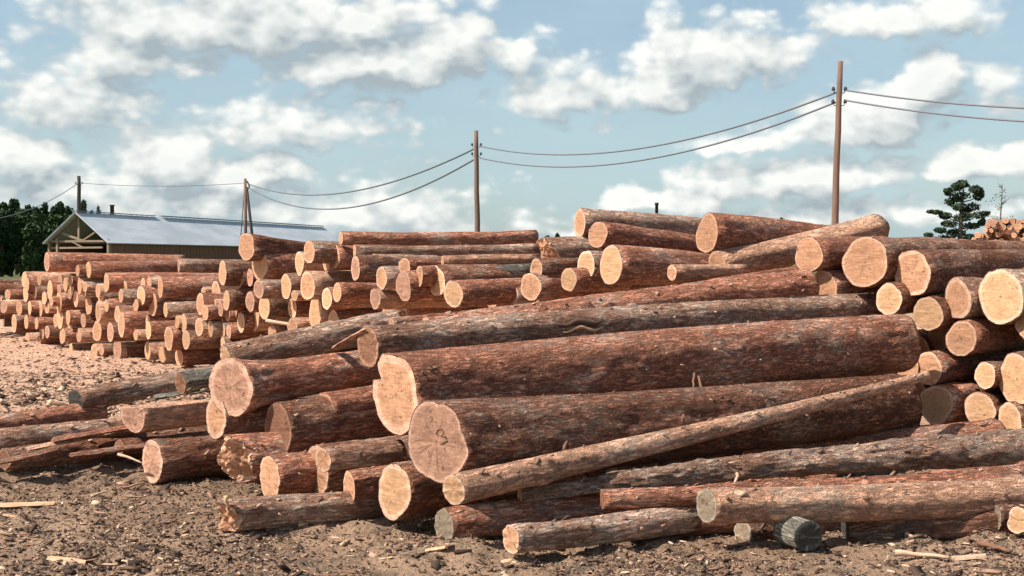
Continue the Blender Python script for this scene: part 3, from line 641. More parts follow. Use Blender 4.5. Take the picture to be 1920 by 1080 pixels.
# ------------------------------------------------------------------ long pile behind, centre to far left
GB = 'logs of the long back pile'
def face_d(u): return 9.3/((u-960)/F + .805)
c1 = lambda x, y, w_, h: (x/4.155, 440+y/4.155, w_/4.155, h/4.155)
c2 = lambda x, y, w_, h: (380+x/4.155, 400+y/4.155, w_/4.155, h/4.155)
c3 = lambda x, y, w_, h: (640+x/3.856, 400+y/3.856, w_/3.856, h/3.856)
back = [c1(*q) for q in [(690,270,50,130),(605,280,34,90),(830,375,48,150),(190,350,50,120),(305,345,32,100),(390,430,44,150),(200,460,44,130),
 (270,450,34,110),(510,390,38,110),(560,410,38,120),(620,400,36,130),(655,430,38,140),(345,495,42,95),(400,520,34,80),(460,530,48,150),(590,500,40,130),(785,465,52,140),(690,550,56,150),
 (765,600,50,160),(150,570,54,110),(232,570,32,110),(268,590,30,95),(315,580,36,120),(465,655,52,150),(530,645,42,110),(650,670,46,110),(755,755,82,155),(110,690,44,140),
 (205,680,38,110),(285,690,34,90),(325,755,46,125),(212,815,36,95),(302,830,34,80),(480,800,34,110),(522,790,36,125),(615,785,46,110),(557,890,38,85),(735,905,56,115),
 (1100,475,74,155),(1185,540,90,170),(1250,410,50,165),(915,620,56,130),(945,700,62,190),(915,893,72,165),(965,915,60,135),(1157,745,54,140),(1150,905,54,145),
 (1315,810,82,185),(1380,680,38,100),(1432,690,56,150),(1450,820,74,145),(1395,955,74,135),(1265,935,64,120),(1560,540,72,180),(1608,610,60,130),(1552,720,74,140),(1640,730,44,120),(1735,750,40,120),
 (1290,585,40,120),(60,470,50,90),(30,560,60,100),(860,760,60,150),(1050,600,60,140),(850,560,50,130)]]
back += [c2(*q) for q in [(445,400,150,225),(830,305,104,172),(755,390,82,180),(962,350,72,200),(1030,340,90,172),(155,465,72,190),(275,500,104,176),(370,500,54,130),(437,590,92,140),
 (105,620,82,190),(185,680,56,150),(240,740,62,200),(370,690,80,160),(480,730,104,185),(400,815,96,195),(20,770,60,115),(650,570,92,190),(815,565,132,210),(700,735,80,165),(715,640,62,80),
 (968,665,92,172),(1048,617,80,150),(1190,425,84,190),(880,780,122,235),(1020,840,104,160),(545,815,92,100),(60,890,44,120),(185,940,100,190),(540,920,74,84),(1345,665,102,155),
 (1395,505,104,165),(1572,410,112,120),(1565,570,142,220),(1440,795,92,150),(1578,750,84,115),(300,850,70,150),(700,880,90,120)]]
back += [c3(*q) for q in [(690,495,142,215),(812,585,164,195),(565,450,62,150),(1410,400,110,130),(1240,590,100,120),(1090,640,100,90)]]
ordw = ['first','second','third','fourth','fifth','sixth','seventh','eighth','ninth','tenth','eleventh','twelfth','thirteenth','fourteenth','fifteenth','sixteenth','seventeenth','eighteenth','nineteenth','twentieth']
ordw += ['twenty-'+x for x in ordw[:9]] + ['thirtieth'] + ['thirty-'+x for x in ordw[:9]]
rx_ = random.Random(21)
for k in range(34):      # further thin ends wedged between the traced ones
    u = rx_.uniform(40, 430); v = rx_.uniform(525, np.interp(u, [0, 60, 100, 180, 350, 620], [612, 620, 634, 655, 672, 620])); back.append((u, v, 10, rx_.uniform(19, 28)))
rows = {}
def top_v(u): return 505-(u-60)*.055 if u < 620 else 474+0*u
def bot_v(u): return np.interp(u, [0,60,100,180,350,620,900,1050], [625,632,645,668,690,640,590,570])
for q in back:
    f = (q[1]-top_v(q[0]))/(bot_v(q[0])-top_v(q[0])); rows.setdefault(int(np.clip(f*5, 0, 4)), []).append(q)
roww = ['top', 'second', 'middle', 'fourth', 'lowest']
for k in sorted(rows):
    for n_, (u, v, w_, h) in enumerate(sorted(rows[k])):
        az = rad(50+random.uniform(-1.5, 1.5)); d = face_d(u)+random.uniform(-.45, .5) - .2*(h/50) + (1.1 if u > 900 else 0)
        A = at(u, v, d); r1 = h/2/F*A.y; L = random.uniform(4.0, 5.0)
        if A.z-r1 < -.12: A.z += 0
        B = A + Vector((math.sin(az)*L, math.cos(az)*L, random.uniform(-.04, .05)))
        bk = random.choice(['red', 'red', 'red', 'dark', 'grey', 'tan']); en = random.choice(['pale', 'pale', 'orange', 'orange', 'pink'])
        size = 'thin' if r1 < .12 else ('stout' if r1 > .19 else 'medium')
        build_log(A, B, r1, r1*random.uniform(.7, .9), bark=bk, end=en, seed=len(ALL)+1, d1=solve_cut(az, u, max(.16, .85*w_/h)), d2=0, res=1 if u > 380 else (1 if r1 > .17 else 0),
                  group=GB, label='%s %s log with %s end, %s from left, %s row of back pile' % (size, BARKWORD[bk], ENDWORD[en], ordw[n_], roww[k]))
def BL(*a, **k):
    k.setdefault('group', GB); return CL(*a, **k)
BL(88,491,10,34, 21.3, 345,494,30, az=66, bark='red', end='pink', rough=.8, label='long log lying along the top of the back pile in front of the shed')
BL(335,498,0,24, 20.0, 470,499,22, az=62, bark='grey', end='pink', label='grey log continuing right of the long log in front of the shed')
BL(462,462,31,50, 15.6, 650,474,18, az=52, bark='dark', end='orange', label='log with a round end standing highest at the foot of the double pole')
BL(639,447,8,24, 14.2, 1005,445,25, az=72, bark='red', end='orange', far_end='dark', rough=1.2, label='straight red-brown log crossing the very top of the back pile at centre')
BL(665,471,0,22, 13.9, 1010,468,22, az=72, bark='grey', end='orange', label='grey log directly below the straight crossing log')
BL(830,489,0,17, 13.0, 1010,486,18, az=68, bark='tan', end='orange', rough=.5, label='smooth pinkish log in the stack of crossing logs at centre')
BL(836,510,0,24, 12.9, 1000,507,24, az=66, bark='old', end='orange', rough=1.5, label='knotty old grey log, lowest of the crossing logs at centre')
BL(700,492,0,30, 13.8, 880,492,26, az=60, bark='grey', end='orange', label='cracked grey log behind the hollow end left of centre')
print('back done')

# far right stack of thin poles, seen end-on; far left stack
GR = 'thin poles of the distant stack at the right edge'
rr_ = random.Random(4)
for row in range(10):
    for k in range(18):
        u = 1806+k*10.2+(row % 2)*5+rr_.uniform(-2, 2); v = 486-row*8.8+rr_.uniform(-2, 2)
        edge = 474-min(62, max(0, (u-1806)*1.25))
        if v < edge-2 or u > 1955: continue
        d = 34+rr_.uniform(-.5, .3); r1 = rr_.uniform(4.2, 6.4)/F*d
        A = at(u, v, d); az = rad(26+rr_.uniform(-3, 3)); B = A+Vector((math.sin(az)*4, math.cos(az)*4, 0))
        build_log(A, B, r1, r1*.8, bark=rr_.choice(['red', 'dark', 'tan']), end=rr_.choice(['pale', 'orange', 'pink']), seed=len(ALL)+1, res=0, group=GR,
                  label='thin pole with a pale end in the distant stack at the right edge', name='pine_pole', cat='pole')
for row in range(5):     # logs carrying the visible top of that stack
    for k in range(8):
        u = 1815+k*18+rr_.uniform(-3, 3); v = 500+row*17; d = 34.2; r1 = 8.5/F*d
        A = at(u, v, d); az = rad(26); B = A+Vector((math.sin(az)*4, math.cos(az)*4, 0))
        build_log(A, B, r1, r1*.9, bark='dark', end='pink', seed=len(ALL)+1, res=0, group=GR, label='thin pole with a pale end in the distant stack at the right edge', name='pine_pole', cat='pole')
GLs = 'weathered poles of the dark stack at the left edge'
for k in range(34):
    u = rr_.uniform(-60, 62); v = rr_.uniform(512, 612); v = max(v, 505+(60-u)*-.02); d = 25.5+rr_.uniform(-.4, 1.2); r1 = rr_.uniform(5, 9)/F*d
    A = at(u, v, d); az = rad(rr_.uniform(38, 66)); sl = rr_.uniform(-.25, .35); B = A+Vector((math.sin(az)*3.5, math.cos(az)*3.5, sl))
    build_log(A, B, r1, r1*.8, bark=rr_.choice(['old', 'dark', 'grey', 'dark']), end=rr_.choice(['grey', 'brown', 'pink']), seed=len(ALL)+1, res=0, group=GLs,
              label='weathered pole in the jumbled dark stack at the left edge', name='pine_pole', cat='pole')
print('logs', len(ALL))

# ------------------------------------------------------------------ sticks, slabs and shards lying about
def stick(u1, v1, u2, v2, d1, d2, r, label, mat=M_stick, bend=.01, name='stick', cat='stick', ground=True, group=None):
    a, b = at(u1, v1, d1), at(u2, v2, d2)
    if ground:
        a = Vector((a.x, a.y, 0)) if False else a
        for p, (uu, vv) in ((a, (u1, v1)), (b, (u2, v2))):
            rr = ray(uu, vv); d = 8.0
            for _ in range(8):
                q = at(uu, vv, d); g0 = gz(q.x, q.y)+r*.8; d = (g0-EYE)/(rr.z/rr.y)
            q = at(uu, vv, d); p.x, p.y, p.z = q.x, q.y, q.z
    e = empty(name, (a+b)/2); tag(e, label, cat, group)
    m = MB(); n = 7; pts = []
    for k in range(n):
        s = k/(n-1); p = a.lerp(b, s) - e.location; p += Vector((random.uniform(-1, 1), random.uniform(-1, 1), random.uniform(-.3, 1)))*bend*math.sin(math.pi*s); pts.append(p)
    m.tube(pts, [r*(1.1-.5*k/(n-1))*random.uniform(.85, 1.15) for k in range(n)], 7)
    bpy.data.objects.remove(e); o = m.build(name, mat, None, True); o.location = (a+b)/2; tag(o, label, cat, group); return o
def plank(u1, v1, u2, v2, d1, d2, wd, th, label, mat=M_splinter, ground=False, name='split_board', cat='board', group=None):
    a, b = at(u1, v1, d1), at(u2, v2, d2)
    if ground:
        for p, (uu, vv) in ((a, (u1, v1)), (b, (u2, v2))):
            rr = ray(uu, vv); d = 8.0
            for _ in range(8):
                q = at(uu, vv, d); d = (gz(q.x, q.y)+th*.6-EYE)/(rr.z/rr.y)
            q = at(uu, vv, d); p.x, p.y, p.z = q.x, q.y, q.z
    L = (b-a).length; X = (b-a).normalized(); Y = Vector((0, 0, 1)).cross(X).normalized(); Z = X.cross(Y); n = 9; V = []; Fc = []
    for k in range(n):
        s = k/(n-1); ww = wd*(.35+.65*math.sin(math.pi*min(1, max(0, .12+s*.8)))**.5)*random.uniform(.85, 1.1); x = (s-.5)*L
        for (yy, zz) in ((-.5, -.3), (-.25, .1), (.2, .15), (.5, -.25), (.2, -.6), (-.2, -.65)):
            V.append((x+random.uniform(-.01, .01), yy*ww, zz*th*random.uniform(.8, 1.3)))
    for k in range(n-1):
        for j in range(6): Fc.append([k*6+j, k*6+(j+1) % 6, (k+1)*6+(j+1) % 6, (k+1)*6+j][::-1])
    Fc.append([0, 1, 2, 3, 4, 5]); Fc.append([(n-1)*6+j for j in range(6)][::-1])
    o = mesh(name, V, [f[::-1] for f in Fc], mat, None, False); o.location = (a+b)/2
    o.rotation_euler = Matrix((X, Y, Z)).transposed().to_euler(); tag(o, label, cat, group); return o
stick(172,930,272,905,0,0,.012,'long pale stick lying on the soil below the leftmost ground log')
plank(-20,946,102,942,0,0,.09,.03,'flat pale board lying on the soil at the left edge',ground=True,cat='board',name='board')
plank(8,964,40,970,0,0,.05,.02,'short whitish chip of wood below the board at the left edge',ground=True,name='wood_chip',cat='chip')
plank(92,1044,160,1052,0,0,.06,.03,'pale curved bark piece near the bottom left corner',ground=True,name='bark_piece',cat='bark')
plank(800,1030,834,1025,0,0,.05,.02,'whitish chip of wood in front of the grey-ended ground log',ground=True,name='wood_chip',cat='chip')
plank(836,1020,905,1012,0,0,.05,.02,'tan sliver of wood in the shade under the grey-ended ground log',M_stick,ground=True,name='wood_chip',cat='chip')
plank(938,1052,1000,1042,0,0,.05,.02,'pale forked sliver of wood below the frontmost slim log',ground=True,name='wood_chip',cat='chip')
stick(640,1022,656,1012,0,0,.012,'stubby light stick in front of the slim splintered log')
stick(1680,1036,1780,1046,0,0,.016,'grey-brown stick lying on the soil near the bottom right')
plank(1775,1046,1850,1040,0,0,.06,.035,'flat brown slab end beside the grey-brown stick at bottom right',M_stick,ground=True,name='wood_chip',cat='chip')
stick(1835,1018,1895,1034,0,0,.016,'dark stick on the soil near the right edge',M_stub)
stick(560,985,625,978,0,0,.010,'thin pale stick along the foot of the slim splintered log')
stick(222,852,266,868,8.6,8.45,.010,'thin forked twig sticking out left of the leftmost ground log',ground=False)
stick(500,601,600,620,15.4,14.9,.022,'pale pole lying slantwise in front of the long back pile',ground=False)
plank(1250,629,1500,617,8.95,9.75,.05,.03,'pale split sliver lying between the grey log and the notched log')
stick(1262,640,1345,626,8.7,9.0,.010,'thin broken twig resting on the notched log',ground=False)
stick(1390,868,1378,905,7.6,7.15,.014,'short upright stick leaning on the shaggy log',ground=False)
stick(1302,700,1296,745,8.3,8.1,.009,'dark twig standing up between the notched log and the thickest log',M_stub,ground=False)
stick(1340,655,1368,668,8.1,8.2,.008,'pale twig hanging on the right half of the notched log',ground=False)
stick(424,930,428,965,6.98,6.98,.012,'upright pale splinter standing at the broken end of the slim log',M_splinter,ground=False)
plank(50,840,215,806,8.75,9.3,.12,.035,'tan split slab fanning out at the left edge',BARK['tan'])
for (a_, b_, c_, d_, e_, f_, m_, lb_) in ((-20,818,240,786,9.1,9.6,'grey','long grey slab lying over the grey log at the left edge'), (100,822,262,794,8.9,9.3,'red','thin red slab under the split tan log'), (-30,870,110,838,8.6,8.8,'dark','dark slab sagging to the soil at the left edge'),
        (130,852,300,828,8.7,8.9,'dark','dark slab in the shade behind the leftmost ground log'), (290,742,400,726,9.4,9.7,'old','weathered grey slab beside the short grey chunk')):
    plank(a_, b_, c_, d_, e_, f_, .13, .045, lb_, BARK[m_])
plank(-30,846,120,815,8.95,9.4,.14,.04,'grey bark slab fanning out at the left edge',BARK['grey'])
plank(628,650,692,613,8.75,8.35,.10,.04,'torn pale splinter of wood lying against the small reddish shaded end',BARK['tan'])
rs_ = random.Random(9)
GS = 'small slivers scattered on the foreground soil'
for k in range(46):
    u, v = rs_.uniform(10, 1900), rs_.uniform(1000, 1075)
    if k % 3 == 0: u, v = rs_.uniform(10, 400), rs_.uniform(900, 1070)
    an = rs_.uniform(-.6, .6); l = rs_.uniform(10, 30)
    plank(u, v, u+l*math.cos(an), v+l*math.sin(an)*.4, 0, 0, rs_.uniform(.012, .03), .012, 'small sliver of wood lying on the foreground soil', rs_.choice([M_stick, M_stick, M_splinter, M_stub]), ground=True, name='wood_sliver', cat='sliver', group=GS)
print('sticks done')

# ------------------------------------------------------------------ utility poles and wires
M_pole = simple('pole_wood', (.185, .115, .085), .9, .5, 12, (1, 1, .15))
M_poled = simple('pole_dark', (.060, .045, .038), .9, .4, 12, (1, 1, .15))
M_wire = simple('wire', (.16, .17, .19), .6, .1)
M_iron = simple('iron', (.05, .045, .045), .6, .2)
GP = 'utility poles of the overhead line'
def pole(u, vt, d, r, ub=None, label='', mat=M_pole, arms=True):
    T = at(u, vt, d); bx = at(ub if ub else u, HZ, d)
    e = empty('utility_pole', (bx.x, d, gz(bx.x, d)-.1)); tag(e, label, 'pole', GP)
    lean_ = Vector((T.x, d, T.z)) - Vector(e.location)
    m = MB(); n = 12; m.tube([lean_*(k/(n-1)) + Vector((random.uniform(-.015, .015), 0, 0)) for k in range(n)], [r*(1.25-.45*k/(n-1)) for k in range(n)], 12); m.build('post', mat, e, True)
    if arms:
        for dz in arms:
            q = lean_*((T.z-dz-e.location.z)/lean_.z)
            for sx in (-1, 1):
                m = MB(); m.tube([q+Vector((sx*r*.7, 0, -.06)), q+Vector((sx*(r+.05), 0, -.05)), q+Vector((sx*(r+.09), 0, .06))], .014, 6); ins = m.build('insulator_hook', M_iron, e)
                m = MB(); m.tube([q+Vector((sx*(r+.09), 0, .02)), q+Vector((sx*(r+.09), 0, .07)), q+Vector((sx*(r+.09), 0, .14))], [.05, .06, .035], 8); m.build('insulator', M_iron, ins)
    return e, T
p4 = pole(1576,115, 37.5, .105, 1560, 'tallest and nearest utility pole, reddish and leaning slightly, at right', arms=(.95, 1.35))
p3 = pole(893,245, 57.5, .125, 896, 'utility pole rising behind the straight top log at the centre', arms=(.75, 1.2))
p1 = pole(148,330, 90, .16, 149, 'small distant utility pole in front of the shed gable', M_poled, arms=(.6,))
# double pole (A-frame with a strut)
T2 = at(461, 335, 90); e2 = empty('utility_pole', (T2.x, 90, gz(T2.x, 90)-.1)); tag(e2, 'distant double utility pole with a leaning strut beside the shed', 'pole', GP)
H2 = T2.z-e2.location.z
m = MB(); m.tube([(-.05, 0, 0), (-.05, 0, H2)], [.15, .11], 10); m.build('post', M_pole, e2, True)
m = MB(); m.tube([(.85, 0, 0), (.06, 0, H2*.92)], [.13, .10], 10); m.build('strut', M_poled, e2, True)
m = MB(); m.tube([(-.95, .2, 0), (-.5, .1, H2*.35), (-.12, 0, H2*.9)], .035, 6); m.build('guy_wire', M_iron, e2, True)
m = MB(); m.tube([(.1, -.1, H2-.9), (.3, -.1, H2-.6), (.12, -.1, H2-.2)], .06, 6); m.build('insulator_hook', M_iron, e2)
def wire(a, b, sag, r, label, group='wires of the overhead line'):
    m = MB(); n = 40; a, b = Vector(a), Vector(b); o0 = (a+b)/2
    m.tube([a.lerp(b, k/n) - Vector((0, 0, sag*4*(k/n)*(1-k/n))) - o0 for k in range(n+1)], r, 6)
    o = m.build('power_wire', M_wire, None, True); o.location = o0; tag(o, label, 'wire', group); return o
wire(at(900,274,57.5), at(1566,174,37.5), 1.05, .034, 'upper wire sagging between the centre pole and the tallest pole')
wire(at(900,296,57.5), at(1566,192,37.5), 1.1, .034, 'lower wire sagging between the centre pole and the tallest pole')
wire(at(466,345,90), at(887,280,57.5), 1.45, .048, 'upper wire sagging between the double pole and the centre pole')
wire(at(466,352,90), at(887,300,57.5), 2.0, .048, 'lower wire sagging between the double pole and the centre pole')
wire(at(1585,169,37.5), at(2380,195,30), .35, .031, 'upper wire running off to the right edge from the tallest pole')
wire(at(1585,188,37.5), at(2380,228,30), .35, .031, 'lower wire running off to the right edge from the tallest pole')
wire(at(149,343,90), at(460,343,90), .25, .022, 'faint wire between the small distant pole and the double pole')
wire(at(147,343,90), at(-60,415,80), .7, .026, 'faint wire running down left from the small distant pole')
for (u, v, d, r, lb) in ((1231, 380, 60, .085, 'short dark post showing above the topmost grey log'), (210, 384, 110, .2, 'short dark flue pipe rising behind the shed ridge')):
    T = at(u, v, d); m = MB(); zz = T.z-gz(T.x, d); m.tube([(0, 0, 0), (0, 0, zz*.5), (.01, 0, zz-.12), (.01, 0, zz-.11), (.01, 0, zz)], [r, r, r*.95, r*1.25, r*1.2], 10); o = m.build('post' if u > 500 else 'flue_pipe', M_poled, None, True)
    o.location = (T.x, d, gz(T.x, d)); tag(o, lb, 'post' if u > 500 else 'flue pipe')

# ------------------------------------------------------------------ shed
M_roof, t = newmat('sheet_roof')
oc = t.n('ShaderNodeTexCoord').outputs['Object']
n = t.noise(t.n('ShaderNodeVectorMath', operation='MULTIPLY', i={0: oc, 1: (.6, .25, 1)}).outputs[0], 1.2, 5, .6)
principled(t, t.mix(t.ss(n, .35, .7), (.46, .50, .51), (.60, .63, .635)), .55, None, .4)
M_board = simple('shed_boards', (.22, .115, .070), .9, .55, 6, (3, 3, .3))
M_white = simple('whitewashed_timber', (.30, .22, .15), .8, .4, 4)
M_cap = simple('ridge_cap', (.19, .20, .23), .6, .2, 2)
M_in = simple('shed_inside', (.05, .032, .024), .9, .4, 4)
saz = rad(17.5); P0 = at(205, 452, 78); Ls = 36.0; W = 4.7; ez = P0.z; rz = at(146, 400, 78.8).z
sh = empty('shed', (P0.x, P0.y, gz(P0.x, P0.y)), (0, 0, -saz)); tag(sh, 'long timber shed with a pale metal roof and open gable behind the back pile', 'shed')
ez -= sh.location.z; rz -= sh.location.z          # local: +Y along the ridge, -X towards the far side wall
def slab(name, quad, th, mat, parent):
    q = [Vector(p) for p in quad]; nrm = (q[1]-q[0]).cross(q[3]-q[0]).normalized()*th
    V = q + [p+nrm for p in q]
    return mesh(name, [tuple(v) for v in V], [[3,2,1,0],[4,5,6,7],[0,1,5,4],[1,2,6,5],[2,3,7,6],[3,0,4,7]], mat, parent, False)
ov = .22
for sx, x0 in ((1, 0), (-1, -W)):
    m = MB(); xe = x0+sx*ov; ze = ez-ov*(rz-ez)/(W/2)
    xr = -W/2; n_ = 60
    for k in range(n_):       # standing seams
        y = -.45+(Ls+.45)*k/(n_-1); m.beam((xe, y, ze+.08), (xr, y, rz+.08), .04, .02)
    rf = slab('roof', [(xe, -.45, ze), (xe, Ls, ze), (xr, Ls, rz), (xr, -.45, rz)] if sx > 0 else [(xr, -.45, rz), (xr, Ls, rz), (xe, Ls, ze), (xe, -.45, ze)], .07, M_roof, sh)
    m.build('roof_seam', M_roof, rf)
m = MB(); m.box((-W/2, Ls/2+4.6, rz+.16), (.30, Ls-9.5, .07)); m.box((-W/2, 4, rz+.14), (.3, 9, .05)); m.build('ridge_cap', M_cap, sh)
m = MB(); nb = 150
for k in range(nb):
    y = Ls*k/nb; m.box((0+random.uniform(-.012, .012), y+Ls/nb/2, ez/2-.05), (.05, Ls/nb*.93, ez-.1))
m.build('side_wall', M_board, sh)
m = MB(); m.box((-.06, Ls/2, ez/2-.05), (.04, Ls, ez-.15)); m.build('wall_lining', M_in, sh)
m = MB(); m.box((-W, Ls/2, ez/2-.05), (.08, Ls, ez-.1)); m.build('side_wall', M_board, sh)
m = MB(); m.box((-W/2, Ls-.05, ez/2), (W-.2, .08, ez-.2)); m.build('end_wall', M_board, sh)
g1 = .14
for (a, b, wd) in [((-W, 0, 0), (-W, 0, ez), .3), ((0, 0, 0), (0, 0, ez), .24), ((-W*.86, 0, 0), (-W*.86, 0, ez+.2), .2), ((-W, 0, ez), (0, 0, ez), .13), ((-W, 0, ez-.45), (-W*.1, 0, ez-.42), .12), ((-W, 0, ez), (-W/2, 0, rz-.1), .15), ((0, 0, ez), (-W/2, 0, rz-.1), .15),
                   ((-W/2, 0, ez), (-W/2, 0, rz-.1), .11), ((-W*.78, 0, ez+.55), (-W*.42, 0, ez), .15), ((-W*.22, 0, ez+.6), (-W*.45, 0, ez), .09), ((-W*.45, 0, ez-.4), (-W*.62, 0, ez), .08)]:
    m = MB(); m.beam((a[0], -.02-random.uniform(0, .06), a[2]), (b[0], -.02-random.uniform(0, .06), b[2]), g1, wd); m.build('gable_timber', M_white, sh)
for k in range(1, 6):
    y = k*5.5; m = MB(); m.beam((-W+.1, y, ez), (-.1, y, ez), .12, .16); m.beam((-W+.1, y, ez), (-W/2, y, rz-.15), .12, .14); m.beam((-.1, y, ez), (-W/2, y, rz-.15), .12, .14); m.build('roof_truss', M_white if k == 1 else M_board, sh)

# ------------------------------------------------------------------ trees
def leaf_mat(name, a, b):
    m, t = newmat(name); tn = t.n('ShaderNodeAttribute', attribute_name='tone').outputs['Fac']
    o = t.n('ShaderNodeOutputMaterial'); d = t.n('ShaderNodeBsdfPrincipled', i={'Roughness': .7, 'Specular IOR Level': .2})
    t.t.links.new(t.mix(tn, a, b), d.inputs['Base Color']); t.t.links.new(d.outputs[0], o.inputs[0]); return m
M_leaf = leaf_mat('forest_leaves', (.018, .040, .014), (.055, .095, .028))
M_needle = leaf_mat('pine_needles', (.022, .042, .024), (.060, .085, .040))
M_tr = simple('tree_bark', (.10, .07, .05), .9, .4, 5)
def crown(parent, clumps, per, size, mat, rng, name='crown'):
    Vs = []; tones = []
    for (cx, cy, cz, rx, ry, rz_) in clumps:
        n = per; d = rng.normal(size=(n, 3)); d /= np.linalg.norm(d, axis=1)[:, None]; rr = rng.uniform(.25, 1.05, n)**.5
        c = np.array([cx, cy, cz]) + d*rr[:, None]*np.array([rx, ry, rz_])
        a = rng.normal(size=(n, 3)); a /= np.linalg.norm(a, axis=1)[:, None]; b = np.cross(a, rng.normal(size=(n, 3))); b /= np.linalg.norm(b, axis=1)[:, None]
        s = size*rng.uniform(.5, 1.4, n)[:, None]
        Vs.append(np.stack([c-a*s-b*s*.5, c+a*s-b*s*.4, c+a*s*.7+b*s*.6, c-a*s*.6+b*s*.5], 1).reshape(-1, 3)); tones.append(np.clip(rng.uniform(0, 1)*.5+rng.uniform(0, .5, n), 0, 1))
    V = np.concatenate(Vs); Fc = np.arange(len(V)).reshape(-1, 4)
    o = mesh(name, V, Fc, mat, parent, False); at_ = o.data.attributes.new('tone', 'FLOAT', 'FACE'); at_.data.foreach_set('value', np.concatenate(tones).astype(np.float32)); return o
def broadleaf(u, vt, d, hw, label, seed, mat=M_leaf, group='trees of the wood behind the shed', per=260):
    rng = np.random.default_rng(seed); T = at(u, vt, d); H = T.z; R = hw/F*d
    e = empty('forest_tree', (T.x, d, gz(T.x, d))); tag(e, label, 'tree', group)
    cl = []
    for k in range(16):
        f = rng.uniform(.12, .93); rr = R*math.sin(math.pi*min(.98, .22+.72*f))**.7; a = rng.uniform(0, 6.28); q = rng.uniform(.2, .8)
        cl.append((math.cos(a)*rr*q, math.sin(a)*rr*q, H*f, R*rng.uniform(.28, .5), R*rng.uniform(.28, .5), H*rng.uniform(.06, .12)))
    cl.append((0, 0, H*.92, R*.25, R*.25, H*.08)); crown(e, cl, per, R*.10, mat, rng)
    m = MB(); m.tube([(0, 0, -.1), (.1, 0, H*.5), (0, 0, H*.85)], [.22, .16, .05], 8); m.build('trunk', M_tr, e, True)
    return e
words = ['leftmost tree of the wood at the left edge','second tree of the wood from the left edge','third tree of the wood from the left','fourth tree of the wood from the left','fifth tree of the wood from the left',
 'sixth tree of the wood from the left','seventh tree of the wood from the left','eighth tree of the wood, just left of the shed gable','ninth tree of the wood, behind the gable corner']
for k, (u, vt, hw) in enumerate([(-14,376,22),(8,378,20),(30,374,18),(52,383,20),(68,388,16),(84,379,18),(100,386,16),(114,377,16),(126,385,14)]):
    broadleaf(u, vt, 135+(k*37 % 11), hw*1.25, 'dark green '+words[k], 100+k)
for k, (u, vt, hw) in enumerate([(-30,392,26),(2,396,26),(40,398,26),(76,400,26),(108,402,24),(60,412,26),(20,420,28),(96,424,26)]):
    broadleaf(u, vt, 122+(k*29 % 9), hw*1.2, 'low dark green tree filling the edge of the wood, %s of the lower trees' % ['leftmost','second','fourth','sixth','rightmost','fifth','third','seventh'][k], 140+k)
for (u, vt, hw, lb) in ((158,376,11,'rounded dark treetop behind the shed gable'),(185,384,6,'small pointed treetop right of the shed gable'),(172,392,9,'low treetop between two others behind the shed ridge')):
    broadleaf(u, vt, 135, hw*1.3, lb, u)
for (u, vt, hw, lb) in ((1466,409,22,'low dark treetop peeping over the logs right of the knot-holed log'),(1045,438,14,'tiny dark treetop just left of the topmost grey log'),(1028,441,10,'tiniest dark treetop left of the splintered end')):
    broadleaf(u, vt, 170, hw*1.2, lb, u, group='distant treetops over the logs')

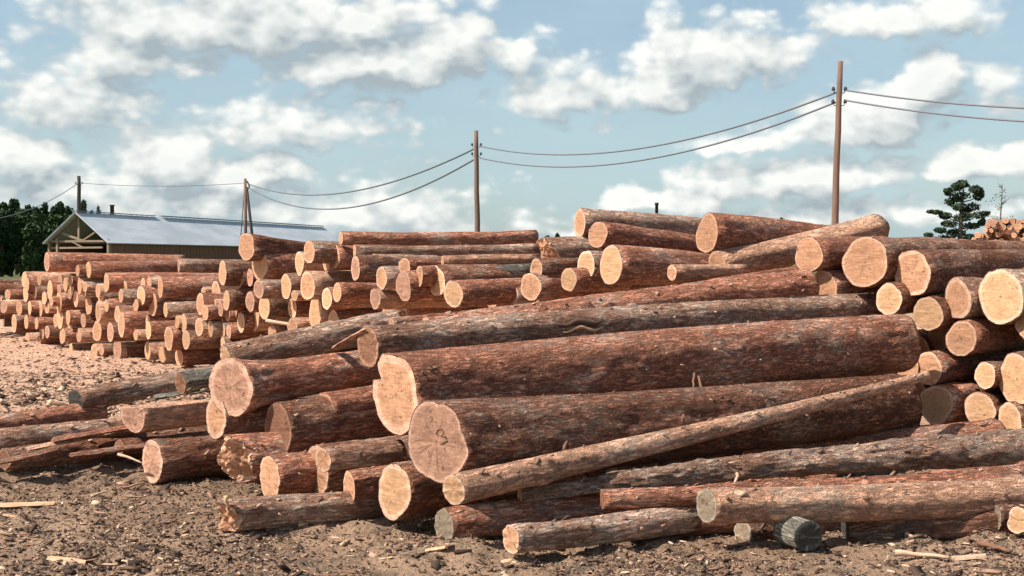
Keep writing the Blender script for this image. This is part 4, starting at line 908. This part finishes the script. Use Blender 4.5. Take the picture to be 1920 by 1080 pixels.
# pine at the right
d = 75.0; T = at(1803, 335, d); B0 = at(1800, HZ, d); H = T.z; px = d/F
e = empty('pine_tree', (B0.x, d, gz(B0.x, d))); tag(e, 'dark ragged pine tree left of the distant stack at right', 'tree')
rng = np.random.default_rng(5); cl = []
def loc(u, v): return ((u-1800)*px, (EYE+(HZ-v)*px))
m = MB(); x1, z1 = loc(1806, 345); m.tube([(0, 0, -.1), (.0, 0, H*.5), (x1, 0, z1)], [.22, .15, .04], 9); m.build('trunk', M_tr, e, True)
for (u, v, rx, ry) in [(1806,344,14,9),(1790,350,16,9),(1822,356,16,10),(1832,368,12,12),(1776,358,11,8),(1800,368,22,11),(1782,378,12,10),(1826,388,20,11),(1797,388,16,10),(1760,398,13,5),(1744,397,9,4),(1775,404,16,8),(1830,404,18,9),
                       (1802,408,20,10),(1780,420,18,9),(1822,424,20,9),(1758,432,14,7),(1795,437,22,9),(1838,418,9,8),(1745,440,10,5),(1775,447,22,8),(1820,445,18,8),(1800,458,26,9),(1770,462,18,8),(1830,470,18,10),(1790,476,24,10)]:
    x, z = loc(u, v); yy = rng.uniform(-1, 1)*.5
    cl.append((x, yy, z, rx*px*.85, rx*px*.8, ry*px*.75)); cl.append((x+rng.uniform(-.3, .3), yy+rng.uniform(-.3, .3), z+rng.uniform(-.2, .15), rx*px*.5, rx*px*.5, ry*px*.5))
    m = MB(); zt = z-.25; m.tube([(x*.05, 0, zt-.15), (x*.6, yy*.5, zt), (x, yy, z)], [.05, .035, .02], 5); m.build('limb', M_tr, e, True)
crown(e, cl, 300, .065, M_needle, rng)
# thin half-bare tree beside it
d = 70.0; px = d/F; B0 = at(1872, HZ, d); e = empty('bare_tree', (B0.x, d, gz(B0.x, d))); tag(e, 'thin nearly bare tree between the pine and the right edge', 'tree')
rg = random.Random(3); m = MB(); H = EYE+(HZ-343)*px
m.tube([(0, 0, -.1), (.05, 0, H*.5), (.2, 0, H)], [.09, .06, .012], 7); m.build('trunk', M_tr, e, True)
for k in range(26):
    f = rg.uniform(.42, .98); a = rg.uniform(0, 6.28); l = rg.uniform(.3, 1.0)*(1.25-f); p = Vector((.2*f, 0, H*f)); q = p+Vector((math.cos(a)*l, math.sin(a)*l, l*rg.uniform(.2, .9)))
    m = MB(); m.tube([p, p.lerp(q, .5)+Vector((0, 0, -.03)), q], [.02, .014, .006], 5)
    for s_ in range(3):
        a2 = rg.uniform(0, 6.28); l2 = l*.4; p2 = p.lerp(q, rg.uniform(.4, .95)); m.tube([p2, p2+Vector((math.cos(a2)*l2, math.sin(a2)*l2, l2*.5))], [.009, .004], 4)
    m.build('limb', M_tr, e, True)
rng = np.random.default_rng(8); crown(e, [(rng.uniform(-.5, .6), rng.uniform(-.4, .4), H*rng.uniform(.5, .95), .3, .3, .2) for _ in range(16)], 16, .035, M_needle, rng)
print('scene done', len(bpy.data.objects))
